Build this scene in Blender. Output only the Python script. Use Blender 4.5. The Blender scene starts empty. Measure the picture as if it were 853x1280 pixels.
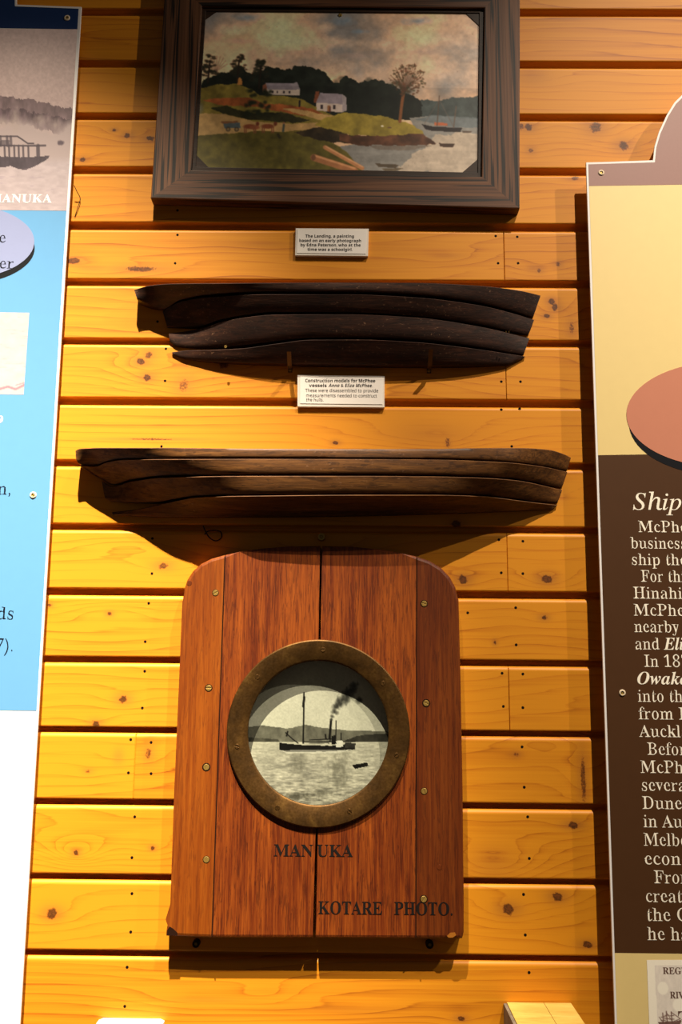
import bpy, bmesh, math, random
import numpy as np
from mathutils import Vector, Matrix

sc = bpy.context.scene
COL = sc.collection
random.seed(7)
RNG = np.random.RandomState(11)

# ------------------------------------------------------------------ camera
F_PX, PITCH, ROLL, YAW, DIST = 1150.0, 0.173289, 0.0089206, -0.0102614, 1.80586
W_PX, H_PX = 853.0, 1280.0
_cy, _sy, _ct, _st = math.cos(YAW), math.sin(YAW), math.cos(PITCH), math.sin(PITCH)
FWD = np.array([_sy * _ct, _cy * _ct, _st])
_r0 = np.array([_cy, -_sy, 0.0])
_u0 = np.cross(_r0, FWD)
RIGHT = math.cos(ROLL) * _r0 + math.sin(ROLL) * _u0
UP = -math.sin(ROLL) * _r0 + math.cos(ROLL) * _u0
CAM = np.array([0.0, -DIST, 0.0])

cam_d = bpy.data.cameras.new('camera')
cam = bpy.data.objects.new('camera', cam_d)
COL.objects.link(cam)
cam_d.sensor_fit = 'VERTICAL'
cam_d.sensor_height = 36.0
cam_d.lens = 36.0 * F_PX / H_PX
cam_d.clip_start = 0.05
cam.matrix_world = Matrix(((RIGHT[0], UP[0], -FWD[0], CAM[0]),
                           (RIGHT[1], UP[1], -FWD[1], CAM[1]),
                           (RIGHT[2], UP[2], -FWD[2], CAM[2]),
                           (0, 0, 0, 1)))
sc.camera = cam

# ------------------------------------------------------------------ world and lights
world = bpy.data.worlds.new('dim_museum_room')
sc.world = world
world.use_nodes = True
bg = world.node_tree.nodes['Background']
bg.inputs['Color'].default_value = (1.0, 0.86, 0.7, 1)
bg.inputs['Strength'].default_value = 0.045


def spot(name, loc, target, power, size_deg, blend, color, radius=0.012):
    d = bpy.data.lights.new(name, 'SPOT')
    d.energy = power
    d.spot_size = math.radians(size_deg)
    d.spot_blend = blend
    d.color = color
    d.shadow_soft_size = radius
    o = bpy.data.objects.new(name, d)
    COL.objects.link(o)
    o.location = loc
    o.rotation_euler = (Vector(target) - Vector(loc)).to_track_quat('-Z', 'Y').to_euler()
    return o


WARM = (1.0, 0.88, 0.68)
WARM_R = (1.0, 0.87, 0.70)
spot('spotlight_key', (-0.42, -1.75, 3.75), (-1.0, 0.0, -1.5), 4500, 35.5, 1.0, WARM, 0.016)
spot('spotlight_right', (1.375, -2.15, 3.875), (0.72, 0.0, -1.15), 1180, 48, 1.0, WARM_R, 0.016)
spot('spotlight_far_right', (2.6, -1.5, 2.6), (0.0, 0.0, 0.6), 190, 60, 1.0, WARM_R)

sc.view_settings.view_transform = 'Standard'
sc.view_settings.look = 'None'
sc.view_settings.exposure = 0.0
sc.view_settings.gamma = 1.0
sc.view_settings.use_curve_mapping = False


# ------------------------------------------------------------------ helpers
def at(px, py, Y=0.0):
    d = FWD + ((px - W_PX / 2) / F_PX) * RIGHT + ((H_PX / 2 - py) / F_PX) * UP
    t = (Y + DIST) / d[1]
    return CAM + t * d


def XZ(px, py, Y=0.0):
    p = at(px, py, Y)
    return (p[0], p[2])


def lin(c):
    c = np.asarray(c, float) / 255.0
    return np.where(c <= 0.04045, c / 12.92, ((c + 0.055) / 1.055) ** 2.4)


def rgba(c):
    l = lin(c)
    return (float(l[0]), float(l[1]), float(l[2]), 1.0)


def tag(o, label=None, cat=None, group=None, kind=None):
    if label: o['label'] = label
    if cat: o['category'] = cat
    if group: o['group'] = group
    if kind: o['kind'] = kind
    return o


def thing(name, label, cat, loc, group=None):
    o = bpy.data.objects.new(name, None)
    o.empty_display_size = 0.03
    COL.objects.link(o)
    o.location = Vector([float(v) for v in loc])
    return tag(o, label, cat, group)


def world_loc(o):
    v = Vector(o.location)
    while o.parent:
        o = o.parent
        v = v + Vector(o.location)
    return v


def link_mesh(name, me, mat, parent=None, smooth=False):
    """mesh given in world coordinates; origin goes to its centre"""
    n = len(me.vertices)
    co = np.empty(n * 3)
    me.vertices.foreach_get('co', co)
    co = co.reshape(-1, 3)
    c = (co.min(0) + co.max(0)) / 2
    me.vertices.foreach_set('co', (co - c).ravel())
    if smooth:
        me.polygons.foreach_set('use_smooth', [True] * len(me.polygons))
    me.update()
    o = bpy.data.objects.new(name, me)
    COL.objects.link(o)
    if mat is not None:
        for m in (mat if isinstance(mat, (list, tuple)) else [mat]):
            me.materials.append(m)
    if parent is not None:
        o.parent = parent
        o.location = Vector(c) - world_loc(parent)
    else:
        o.location = Vector(c)
    return o


def part_bm(name, bm, mat, parent=None, smooth=False):
    bmesh.ops.recalc_face_normals(bm, faces=bm.faces)
    me = bpy.data.meshes.new(name)
    bm.to_mesh(me)
    bm.free()
    return link_mesh(name, me, mat, parent, smooth)


def add_prism(bm, poly, yf, yb, bevel=0.0, edges=None, seg=2):
    """poly: (X,Z) outline; yf front, yb back.  edges: which outline edges get a front bevel"""
    n = len(poly)
    fv = [bm.verts.new((p[0], yf, p[1])) for p in poly]
    bv = [bm.verts.new((p[0], yb, p[1])) for p in poly]
    bm.faces.new(fv)
    bm.faces.new(list(reversed(bv)))
    for i in range(n):
        j = (i + 1) % n
        bm.faces.new((fv[i], bv[i], bv[j], fv[j]))
    if bevel > 0:
        bm.edges.ensure_lookup_table()
        es = []
        for i in range(n):
            j = (i + 1) % n
            if edges is None or edges[i]:
                e = bm.edges.get((fv[i], fv[j]))
                if e: es.append(e)
        bmesh.ops.bevel(bm, geom=es, offset=bevel, segments=seg, profile=0.5, affect='EDGES')


def prism(name, poly, yf, yb, mat, parent, bevel=0.0, edges=None, seg=2):
    bm = bmesh.new()
    add_prism(bm, poly, yf, yb, bevel, edges, seg)
    return part_bm(name, bm, mat, parent)


def add_lathe(bm, prof, cx, cz, n=64, closed=True):
    """profile of (r, y) turned about the Y axis through (cx, cz)"""
    rings = []
    for r, y in prof:
        if r <= 1e-9:
            rings.append([bm.verts.new((cx, y, cz))])
        else:
            rings.append([bm.verts.new((cx + r * math.cos(2 * math.pi * k / n), y, cz + r * math.sin(2 * math.pi * k / n))) for k in range(n)])
    pairs = list(zip(rings, rings[1:]))
    if closed: pairs.append((rings[-1], rings[0]))
    for a, b in pairs:
        for k in range(n):
            j = (k + 1) % n
            if len(a) == 1 and len(b) == 1: continue
            if len(a) == 1: bm.faces.new((a[0], b[k], b[j]))
            elif len(b) == 1: bm.faces.new((a[k], a[j], b[0]))
            else: bm.faces.new((a[k], a[j], b[j], b[k]))


def lathe(name, prof, cx, cz, mat, parent, n=64, closed=True, smooth=True):
    bm = bmesh.new()
    add_lathe(bm, prof, cx, cz, n, closed)
    o = part_bm(name, bm, mat, parent)
    if smooth:
        o.data.polygons.foreach_set('use_smooth', [True] * len(o.data.polygons))
        o.data.set_sharp_from_angle(angle=math.radians(35))
    return o


def add_tube(bm, pts, r, n=8):
    pts = [Vector([float(c) for c in p]) for p in pts]
    rings = []
    for i, p in enumerate(pts):
        d = (pts[min(i + 1, len(pts) - 1)] - pts[max(i - 1, 0)]).normalized()
        a = d.orthogonal().normalized() if i == 0 else (prev - d * prev.dot(d)).normalized()
        prev = a
        b = d.cross(a)
        rings.append([bm.verts.new(p + (a * math.cos(t) + b * math.sin(t)) * r) for t in [2 * math.pi * k / n for k in range(n)]])
    for q, s in zip(rings, rings[1:]):
        for k in range(n):
            j = (k + 1) % n
            bm.faces.new((q[k], q[j], s[j], s[k]))
    bm.faces.new(list(reversed(rings[0])))
    bm.faces.new(rings[-1])


def screw(name, px, py, Y, r, mat, parent, angle=0.6, slot=True, rise=0.0012):
    """a low screw head whose slot is a real gap between two halves"""
    c = at(px, py, Y)
    bm = bmesh.new()
    add_lathe(bm, [(0, -rise * 0.35), (r * 0.98, -rise * 0.2), (r, 0.0), (0, 0.0)], 0, 0, 20, closed=False)
    w = r * 0.17
    for s in (1, -1):
        a0 = math.asin(w / r)
        m = 10
        outer = []
        for k in range(m + 1):
            t = a0 + (math.pi - 2 * a0) * k / m
            outer.append((r * 0.97 * math.cos(t), s * r * 0.97 * math.sin(t)))
        add_prism(bm, outer, -rise, 0.0, bevel=rise * 0.4, seg=1)
    ca, sa = math.cos(angle), math.sin(angle)
    for v in bm.verts:
        x, y, z = v.co
        v.co = (c[0] + x * ca - z * sa, Y + y, c[2] + x * sa + z * ca)
    return part_bm(name, bm, mat, parent)


def cup_screw(name, px, py, Y, r, mats, parent):
    """panel fixing: pale ring washer with a dark driven screw in the middle (ring > screw head)"""
    c = at(px, py, Y)
    o = lathe(name, [(r, Y + 0.0003), (r, Y - 0.0008), (r * 0.8, Y - 0.0018), (r * 0.55, Y - 0.0018), (r * 0.5, Y - 0.0004), (r * 0.5, Y + 0.0003)],
              c[0], c[2], mats[0], parent, n=28)
    lathe('screw_head', [(0, Y - 0.0012), (r * 0.2, Y - 0.0006), (r * 0.5, Y - 0.0013), (r * 0.5, Y + 0.0002), (0, Y + 0.0002)],
          c[0], c[2], mats[1], o, n=20, closed=False)
    return o


# ------------------------------------------------------------------ materials
def new_mat(name):
    m = bpy.data.materials.new(name)
    m.use_nodes = True
    nt = m.node_tree
    b = nt.nodes['Principled BSDF']
    return m, nt, b


def N(nt, typ, **kw):
    n = nt.nodes.new(typ)
    for k, v in kw.items():
        if k.startswith('_'):
            setattr(n, k[1:], v)
        else:
            n.inputs[k].default_value = v
    return n


def math_n(nt, op, a, b=None, c=None):
    n = nt.nodes.new('ShaderNodeMath')
    n.operation = op
    for i, v in enumerate((a, b, c)):
        if v is None: continue
        if isinstance(v, (int, float)): n.inputs[i].default_value = v
        else: nt.links.new(v, n.inputs[i])
    return n.outputs[0]


def mix_n(nt, fac, a, b, blend='MIX'):
    n = nt.nodes.new('ShaderNodeMix')
    n.data_type = 'RGBA'
    n.blend_type = blend
    for sock, v in ((n.inputs[0], fac), (n.inputs[6], a), (n.inputs[7], b)):
        if isinstance(v, (int, float)): sock.default_value = v
        elif isinstance(v, tuple): sock.default_value = v
        else: nt.links.new(v, sock)
    return n.outputs[2]


def noise_n(nt, scale_xyz, scale=1.0, detail=4, rough=0.55, dist=0.0, coord='Object'):
    tc = nt.nodes.new('ShaderNodeTexCoord')
    mp = N(nt, 'ShaderNodeMapping')
    mp.inputs['Scale'].default_value = scale_xyz
    nt.links.new(tc.outputs[coord], mp.inputs['Vector'])
    no = N(nt, 'ShaderNodeTexNoise', Scale=scale, Detail=detail, Roughness=rough, Distortion=dist)
    nt.links.new(mp.outputs['Vector'], no.inputs['Vector'])
    return no.outputs['Fac']


def ramp_n(nt, fac, stops):
    r = nt.nodes.new('ShaderNodeValToRGB')
    el = r.color_ramp.elements
    while len(el) < len(stops): el.new(0.5)
    for e, (p, c) in zip(el, stops):
        e.position = p
        e.color = c if isinstance(c, tuple) else (c, c, c, 1)
    nt.links.new(fac, r.inputs['Fac'])
    return r.outputs['Color']


def bump_n(nt, b, h, strength=0.3, distance=0.001):
    n = N(nt, 'ShaderNodeBump', Strength=strength, Distance=distance)
    nt.links.new(h, n.inputs['Height'])
    nt.links.new(n.outputs['Normal'], b.inputs['Normal'])


def flat_mat(name, col, rough=0.5, spec=0.4, vary=0.06, scale=40, metal=0.0):
    m, nt, b = new_mat(name)
    f = noise_n(nt, (1, 1, 1), scale, 4)
    c0 = rgba(col)
    lo = tuple(v * (1 - vary) for v in c0[:3]) + (1,)
    hi = tuple(min(1, v * (1 + vary)) for v in c0[:3]) + (1,)
    nt.links.new(mix_n(nt, f, lo, hi), b.inputs['Base Color'])
    b.inputs['Roughness'].default_value = rough
    b.inputs['Specular IOR Level'].default_value = spec
    b.inputs['Metallic'].default_value = metal
    return m


def wood_mat(name, cols, along='X', stretch=2.0, across=60.0, rough=0.4, spec=0.4, pores=0.0, pore_col=None, bump=0.15, big=0.5, dust=0.0, pore_shape=(3, 0.7, 1.2)):
    """streaked timber: cols = dark, mid, light"""
    m, nt, b = new_mat(name)
    s = {'X': (stretch, across, across), 'Z': (across, across, stretch)}[along]
    f1 = noise_n(nt, s, 1.0, 6, 0.6, 0.6)
    s2 = tuple(v * 4 for v in s)
    f2 = noise_n(nt, s2, 1.0, 3, 0.6, 0.2)
    s3 = tuple(v * 0.18 + 1.2 for v in s)
    f3 = noise_n(nt, s3, 1.0, 2, 0.5, 0.3)
    f = math_n(nt, 'ADD', math_n(nt, 'MULTIPLY', f1, 0.5), math_n(nt, 'MULTIPLY', f2, 0.25))
    f = math_n(nt, 'ADD', f, math_n(nt, 'MULTIPLY', f3, big * 0.5))
    c = ramp_n(nt, f, [(0.30, rgba(cols[0])), (0.5, rgba(cols[1])), (0.70, rgba(cols[2]))])
    if pores > 0:
        sp = {'X': (stretch * 3, across * 1.5, across * 1.5), 'Z': (across * 1.5, across * 1.5, stretch * 3)}[along]
        p = noise_n(nt, sp, 1.0, *pore_shape)
        pf = math_n(nt, 'MULTIPLY', ramp_n(nt, p, [(0.40, 1.0), (0.48, 0.0)]), pores)
        c = mix_n(nt, pf, c, rgba(pore_col or cols[0]))
    nt.links.new(c, b.inputs['Base Color'])
    b.inputs['Roughness'].default_value = rough
    b.inputs['Specular IOR Level'].default_value = spec
    if dust > 0:
        d1 = noise_n(nt, (110, 110, 200), 1.0, 5, 0.8)
        d2 = noise_n(nt, (9, 9, 9), 1.0, 2, 0.5)
        df = math_n(nt, 'MULTIPLY', ramp_n(nt, d1, [(0.60, 0.0), (0.68, 1.0)]), ramp_n(nt, d2, [(0.36, 0.0), (0.62, dust)]))
        c = mix_n(nt, df, c, rgba((150, 112, 84)))
        nt.links.new(c, b.inputs['Base Color'])
    bump_n(nt, b, f2, bump, 0.0006)
    return m


def paint_mat(name, rough=0.5, spec=0.3, bump=0.0, speck=0.0):
    """surface coloured by a printed or painted picture held in the mesh's colour attribute"""
    m, nt, b = new_mat(name)
    a = nt.nodes.new('ShaderNodeAttribute')
    a.attribute_name = 'picture'
    f = noise_n(nt, (1, 1, 1), 500, 3, 0.6)
    c = mix_n(nt, 0.25, a.outputs['Color'], mix_n(nt, f, (0.75, 0.75, 0.75, 1), (1.25, 1.25, 1.25, 1)), 'MULTIPLY')
    nt.links.new(c, b.inputs['Base Color'])
    b.inputs['Roughness'].default_value = rough
    b.inputs['Specular IOR Level'].default_value = spec
    if bump: bump_n(nt, b, f, bump, 0.0005)
    return m


# cladding: ring pattern, knots and board tint come from attributes computed below
def cladding_mat():
    m, nt, b = new_mat('varnished_pine_boards')
    at_ = {}
    for k in ('phase', 'knot', 'tint', 'halo'):
        a = nt.nodes.new('ShaderNodeAttribute')
        a.attribute_name = k
        at_[k] = a.outputs['Fac']
    fine = noise_n(nt, (3.0, 40, 210), 1.0, 5, 0.62, 0.2)
    med = noise_n(nt, (1.6, 20, 45), 1.0, 4, 0.55, 0.6)
    ph = math_n(nt, 'ADD', at_['phase'], math_n(nt, 'MULTIPLY', med, 0.9))
    saw = math_n(nt, 'FRACT', ph)
    ring = ramp_n(nt, saw, [(0.0, 0.0), (0.55, 0.12), (0.86, 0.55), (0.95, 1.0), (1.0, 0.0)])
    line = math_n(nt, 'MULTIPLY', ring, math_n(nt, 'ADD', math_n(nt, 'MULTIPLY', med, 0.9), -0.05))
    t = math_n(nt, 'ADD', math_n(nt, 'MULTIPLY', line, 1.15), math_n(nt, 'MULTIPLY', math_n(nt, 'SUBTRACT', fine, 0.5), 0.75))
    t = math_n(nt, 'ADD', t, math_n(nt, 'MULTIPLY', math_n(nt, 'SUBTRACT', at_['tint'], 0.5), 0.34))
    t = math_n(nt, 'ADD', t, math_n(nt, 'MULTIPLY', math_n(nt, 'SUBTRACT', med, 0.5), 0.55))
    c = ramp_n(nt, t, [(0.0, (0.67, 0.255, 0.010, 1)), (0.35, (0.58, 0.198, 0.007, 1)), (1.0, (0.27, 0.062, 0.003, 1))])
    c = mix_n(nt, math_n(nt, 'MULTIPLY', at_['halo'], 0.55), c, (0.26, 0.085, 0.02, 1))
    rag = noise_n(nt, (230, 230, 230), 1.0, 4, 0.75)
    kv = math_n(nt, 'ADD', at_['knot'], math_n(nt, 'MULTIPLY', math_n(nt, 'SUBTRACT', rag, 0.5), 1.7))
    kv = math_n(nt, 'MULTIPLY', kv, math_n(nt, 'GREATER_THAN', at_['knot'], 0.03))
    kn = ramp_n(nt, kv, [(0.22, 0.0), (0.42, 0.75), (1.0, 0.95)])
    kc = ramp_n(nt, kv, [(0.3, (0.22, 0.055, 0.007, 1)), (0.55, (0.10, 0.022, 0.004, 1)), (0.8, (0.02, 0.006, 0.002, 1)), (1.0, (0.15, 0.042, 0.008, 1))])
    c = mix_n(nt, kn, c, kc)
    nt.links.new(c, b.inputs['Base Color'])
    b.inputs['Roughness'].default_value = 0.5
    b.inputs['Specular IOR Level'].default_value = 0.32
    bump_n(nt, b, fine, 0.12, 0.0006)
    return m


M = {}
M['cladding'] = cladding_mat()
M['nail_hole'] = flat_mat('dark_nail_hole', (14, 10, 8), 0.8, 0.1)
M['floor'] = flat_mat('dark_carpet_floor', (60, 48, 40), 0.95, 0.1, 0.25, 90)
M['frame_x'] = wood_mat('dark_oak_running_across', ((38, 22, 12), (88, 54, 32), (124, 82, 52)), 'X', 1.1, 105, 0.55, 0.3, 0.95, (14, 8, 5), 0.35, pore_shape=(2, 0.5, 0.25))
M['frame_z'] = wood_mat('dark_oak_running_up', ((38, 22, 12), (92, 58, 36), (130, 88, 58)), 'Z', 1.1, 105, 0.55, 0.3, 0.95, (14, 8, 5), 0.35, pore_shape=(2, 0.5, 0.25))
M['slip'] = wood_mat('dark_frame_slip', ((22, 14, 9), (44, 28, 18), (66, 43, 28)), 'X', 6, 90, 0.5, 0.3)
M['painting'] = paint_mat('painted_canvas_board', 0.42, 0.35, 0.12)
M['photo'] = paint_mat('photographic_print', 0.32, 0.4)
M['print'] = paint_mat('matt_panel_print', 0.5, 0.25)
M['hull_dark'] = wood_mat('blackened_varnished_timber', ((20, 9, 5), (49, 26, 16), (86, 52, 35)), 'X', 7, 70, 0.5, 0.35, 0.45, (9, 5, 4), 0.5, 0.4, 0.8)
M['hull_brown'] = wood_mat('brown_varnished_timber', ((46, 26, 10), (98, 61, 26), (140, 94, 44)), 'X', 6, 85, 0.52, 0.3, 0.5, (28, 14, 7), 0.4, 0.4, 0.55)
M['plank_red'] = wood_mat('red_varnished_teak', ((46, 14, 3), (94, 36, 8), (142, 70, 18)), 'Z', 6, 190, 0.42, 0.35, 0.55, (48, 14, 6), 0.2, 0.8)
M['plank_orange'] = wood_mat('orange_varnished_teak', ((80, 30, 4), (116, 53, 7), (142, 74, 14)), 'Z', 5, 150, 0.42, 0.35, 0.35, (66, 22, 6), 0.15, 0.7)
M['plank_brown'] = wood_mat('brown_varnished_teak', ((50, 17, 3), (88, 36, 7), (114, 55, 14)), 'Z', 5, 160, 0.42, 0.35, 0.4, (46, 16, 6), 0.15, 0.7)
m_, nt_, b_ = new_mat('tarnished_brass')
_f = noise_n(nt_, (1, 1, 1), 26, 6, 0.65, 0.4)
_g = noise_n(nt_, (1, 1, 1), 240, 3, 0.6)
nt_.links.new(ramp_n(nt_, _f, [(0.3, rgba((62, 42, 16))), (0.55, rgba((88, 60, 24))), (0.75, rgba((118, 86, 38)))]), b_.inputs['Base Color'])
b_.inputs['Metallic'].default_value = 0.75
nt_.links.new(ramp_n(nt_, _g, [(0.3, 0.40), (0.7, 0.56)]), b_.inputs['Roughness'])
bump_n(nt_, b_, _g, 0.12, 0.0004)
M['brass_old'] = m_
M['brass'] = flat_mat('worn_brass_screw', (170, 140, 75), 0.35, 0.5, 0.3, 300, 0.85)
M['brass_dull'] = flat_mat('dirty_brass_screw', (150, 120, 58), 0.45, 0.5, 0.5, 260, 0.5)
M['steel'] = flat_mat('dull_brassy_steel', (92, 72, 44), 0.5, 0.4, 0.25, 200, 0.6)
M['iron'] = flat_mat('blackened_iron', (38, 26, 18), 0.5, 0.4, 0.2, 200, 0.5)
M['ivory'] = flat_mat('pale_screw_collar', (225, 205, 175), 0.45, 0.4)
M['card'] = flat_mat('white_foam_card', (226, 216, 204), 0.7, 0.2, 0.03)
M['paper'] = flat_mat('white_label_paper', (236, 228, 220), 0.7, 0.2, 0.02)
M['ink'] = flat_mat('black_ink', (22, 18, 18), 0.7, 0.2)
M['black_paint'] = flat_mat('black_stencil_paint', (20, 15, 13), 0.5, 0.3, 0.3, 300)
M['panel_white'] = flat_mat('white_panel_board', (236, 232, 230), 0.5, 0.3, 0.02)
M['navy'] = flat_mat('navy_print', (24, 50, 98), 0.45, 0.3, 0.05)
M['sky_blue'] = flat_mat('light_blue_print', (92, 146, 192), 0.45, 0.3, 0.03)
M['lavender'] = flat_mat('lavender_print', (132, 140, 178), 0.5, 0.25, 0.03)
M['shadow_ink'] = flat_mat('charcoal_print', (18, 19, 24), 0.6, 0.12, 0.03)
M['white_ink'] = flat_mat('white_lettering', (245, 242, 240), 0.5, 0.2, 0.02)
M['navy_ink'] = flat_mat('dark_navy_lettering', (10, 15, 30), 0.5, 0.2, 0.02)
M['mauve'] = flat_mat('mauve_brown_print', (146, 106, 98), 0.45, 0.5, 0.06, 160)
M['gold'] = flat_mat('pale_gold_print', (232, 206, 138), 0.42, 0.6, 0.03)
M['brown'] = flat_mat('dark_brown_print', (76, 48, 26), 0.5, 0.2, 0.06)
M['salmon'] = flat_mat('salmon_print', (196, 126, 100), 0.5, 0.3, 0.03)
M['cream_ink'] = flat_mat('cream_lettering', (255, 246, 228), 0.5, 0.2, 0.02)
M['sepia_ink'] = flat_mat('sepia_lettering', (104, 76, 66), 0.5, 0.2, 0.05)
M['pale_wood'] = wood_mat('pale_sawn_timber', ((176, 140, 62), (206, 170, 84), (224, 192, 106)), 'X', 8, 40, 0.55, 0.3)
M['flank'] = wood_mat('grey_flank_timber', ((84, 72, 62), (120, 106, 90), (150, 136, 118)), 'Z', 6, 60, 0.7, 0.2)
M['inside'] = flat_mat('dark_bored_timber', (34, 17, 9), 0.85, 0.05, 0.2)
M['scar'] = flat_mat('bare_scraped_timber', (150, 92, 28), 0.8, 0.1, 0.3, 200)

m_, nt_, b_ = new_mat('clear_porthole_glass')
nt_.nodes.remove(b_)
_t = N(nt_, 'ShaderNodeBsdfTransparent')
_g = N(nt_, 'ShaderNodeBsdfGlossy', Roughness=0.03)
_l = N(nt_, 'ShaderNodeLayerWeight', Blend=0.12)
_x = N(nt_, 'ShaderNodeMixShader')
_no = noise_n(nt_, (1, 1, 1), 8, 2)
_tint = mix_n(nt_, _no, (0.97, 0.98, 0.94, 1), (1, 1, 0.98, 1))
nt_.links.new(_tint, _t.inputs['Color'])
nt_.links.new(math_n(nt_, 'MULTIPLY_ADD', _l.outputs['Facing'], 0.10, 0.02), _x.inputs[0])
nt_.links.new(_t.outputs[0], _x.inputs[1])
nt_.links.new(_g.outputs[0], _x.inputs[2])
nt_.links.new(_x.outputs[0], nt_.nodes['Material Output'].inputs['Surface'])
M['glass'] = m_

# ------------------------------------------------------------------ structure: weatherboard wall and floor
# (left px,y top of gap, y bottom of gap) and the same at the right for each groove between boards
GAPL = [(105, 11.2, 18.4), (105, 75.2, 82.3), (105, 142, 149), (100, 208, 216), (100, 277, 285.5), (95, 347.3, 355.8), (85, 421, 428.5),
        (80, 495.5, 505), (70, 574, 582), (65, 654, 662.5), (65, 735.6, 743.7), (60, 820, 828.4), (50, 909, 916), (45, 998.7, 1007.5),
        (40, 1092.8, 1100), (120, 1188, 1195.7)]
GAPR = [(700, 10.5, 18), (700, 76.6, 84), (700, 141.7, 149), (700, 210.2, 218), (700, 280.2, 288.7), (700, 351.8, 359), (700, 426.9, 434),
        (700, 500.7, 509.4), (720, 579.3, 587), (700, 658.7, 666), (700, 738.8, 748.7), (700, 825.6, 833), (700, 912.8, 921), (700, 1003.7, 1011),
        (700, 1097.5, 1106), (700, 1194, 1202.7)]
gz = []
for l, r in zip(GAPL, GAPR):
    gz.append(((at(l[0], l[1])[2] + at(r[0], r[1])[2]) / 2, (at(l[0], l[2])[2] + at(r[0], r[2])[2]) / 2))
PIT = (gz[0][0] - gz[-1][0]) / 15
GH = float(np.mean([a - b for a, b in gz]))
FLOOR_Z = -1.6
while gz[0][0] < 2.9: gz.insert(0, (gz[0][0] + PIT, gz[0][0] + PIT - GH))
while gz[-1][0] > FLOOR_Z + 0.2: gz.append((gz[-1][0] - PIT, gz[-1][0] - PIT - GH))

BEV_H, BEV_D, REC = 0.0062, 0.0055, 0.019
KNOTS = [  # px, py, radius x, radius y (px), darkness, ring strength
    (684, 724, 6, 5, 1, 1.6), (680.6, 772, 3.2, 2.6, .8, .6), (619, 803, 1.5, 2.5, .8, .3), (717, 1031.5, 6, 4, .95, .9), (646, 943, 3, 3, .5, .5),
    (616, 1080, 13, 14, .30, 3.2), (635.6, 1136.4, 7, 6, .95, 1.3), (697.4, 1121, 6, 5, .95, 1.0), (735, 1180.7, 6, 4, .95, .8), (577, 1273.4, 4, 3, .9, .7),
    (729.5, 973, 3.2, 27, .55, .9), (85, 1054, 30, 10, 0, 2.4), (204, 707.5, 6, 4, .6, .8), (62, 756.6, 2.6, 2.2, .7, .4), (137, 767, 2.6, 2.6, .7, .4),
    (154, 874, 5, 4.5, .75, .8), (120, 905, 4.5, 4, .75, .8), (148, 945.6, 3, 6, .35, .6), (110, 964, 3, 2.5, .4, .4), (95, 1066, 3, 3, .9, 2.8),
    (65, 1142, 6.5, 6, .9, 1.0), (191, 1060, 2.5, 2.5, .9, .8), (185.6, 942, 3.5, 7, .5, .6), (176, 452, 5, 4, .95, 1), (186, 444, 4, 5, .6, .7),
    (184, 472, 5, 4, .9, .9), (230, 482, 6, 9, .4, 1.0), (280, 455, 6, 6, .7, .8), (690, 377, 3.5, 4.5, .9, .7), (694, 384, 3.5, 4.5, .9, .7),
    (684, 395, 3.4, 2.8, .95, .5), (715, 410, 3, 9, .45, .5), (698, 330, 3, 3, .6, .4), (666, 336, 3, 3, .35, .5), (674, 338, 3, 3, .5, .5), (719, 223, 5, 3, .6, .6),
    (661, 159, 5, 4.5, .8, .9), (652, 158, 3, 5, .6, .5), (745, 159, 7, 8, .65, 1.4), (780, 182, 6, 6, .75, 1.2), (665, 97, 10, 7, .28, 1.4), (664, 188, 3, 4, .5, .5),
    (159, 169.5, 4, 3.5, .8, .7), (143, 162.6, 2.5, 2, .8, .4), (188, 173, 5, 3, .8, .6), (103.5, 199.5, 3.5, 3, .9, .6), (92, 326, 7, 4, 1, .7),
    (115, 336, 11, 3, .3, .6), (175, 336.5, 17, 3.5, .65, .8), (419.6, 553.5, 3.2, 2.4, .95, .5), (535, 545, 26, 10, .28, 2.6), (190, 549, 30, 1.3, .65, .2),
    (579, 724.5, 5.5, 5, .95, 1.0), (570.5, 655, 5, 5, .95, .5), (702, 618, 3, 8, .2, .6), (560, 553, 3, 6, .5, .5), (105, 735, 8, 3, .15, 1.8),
    (330, 305, 12, 2, .15, .9), (560, 320, 9, 2, .12, 1.0), (255, 1250, 20, 2, .12, 1.2), (430, 1262, 25, 3, .1, 1.2),
]
for _ in range(26):   # quiet grain swirls without any dark heart
    KNOTS.append((random.uniform(60, 760), random.uniform(10, 1270), random.uniform(6, 20), random.uniform(2, 5), 0.0, random.choice((-1, 1)) * random.uniform(.5, 1.8)))
BUTTS = [(630.5, 320), (633, 466), (634.5, 700), (637, 870), (168, 955), (666, 310), (398, 1192)]   # where board ends meet


def board_of(z):
    for i in range(len(gz) - 1):
        if gz[i][0] >= z > gz[i + 1][0]: return i
    return len(gz) - 1


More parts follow.
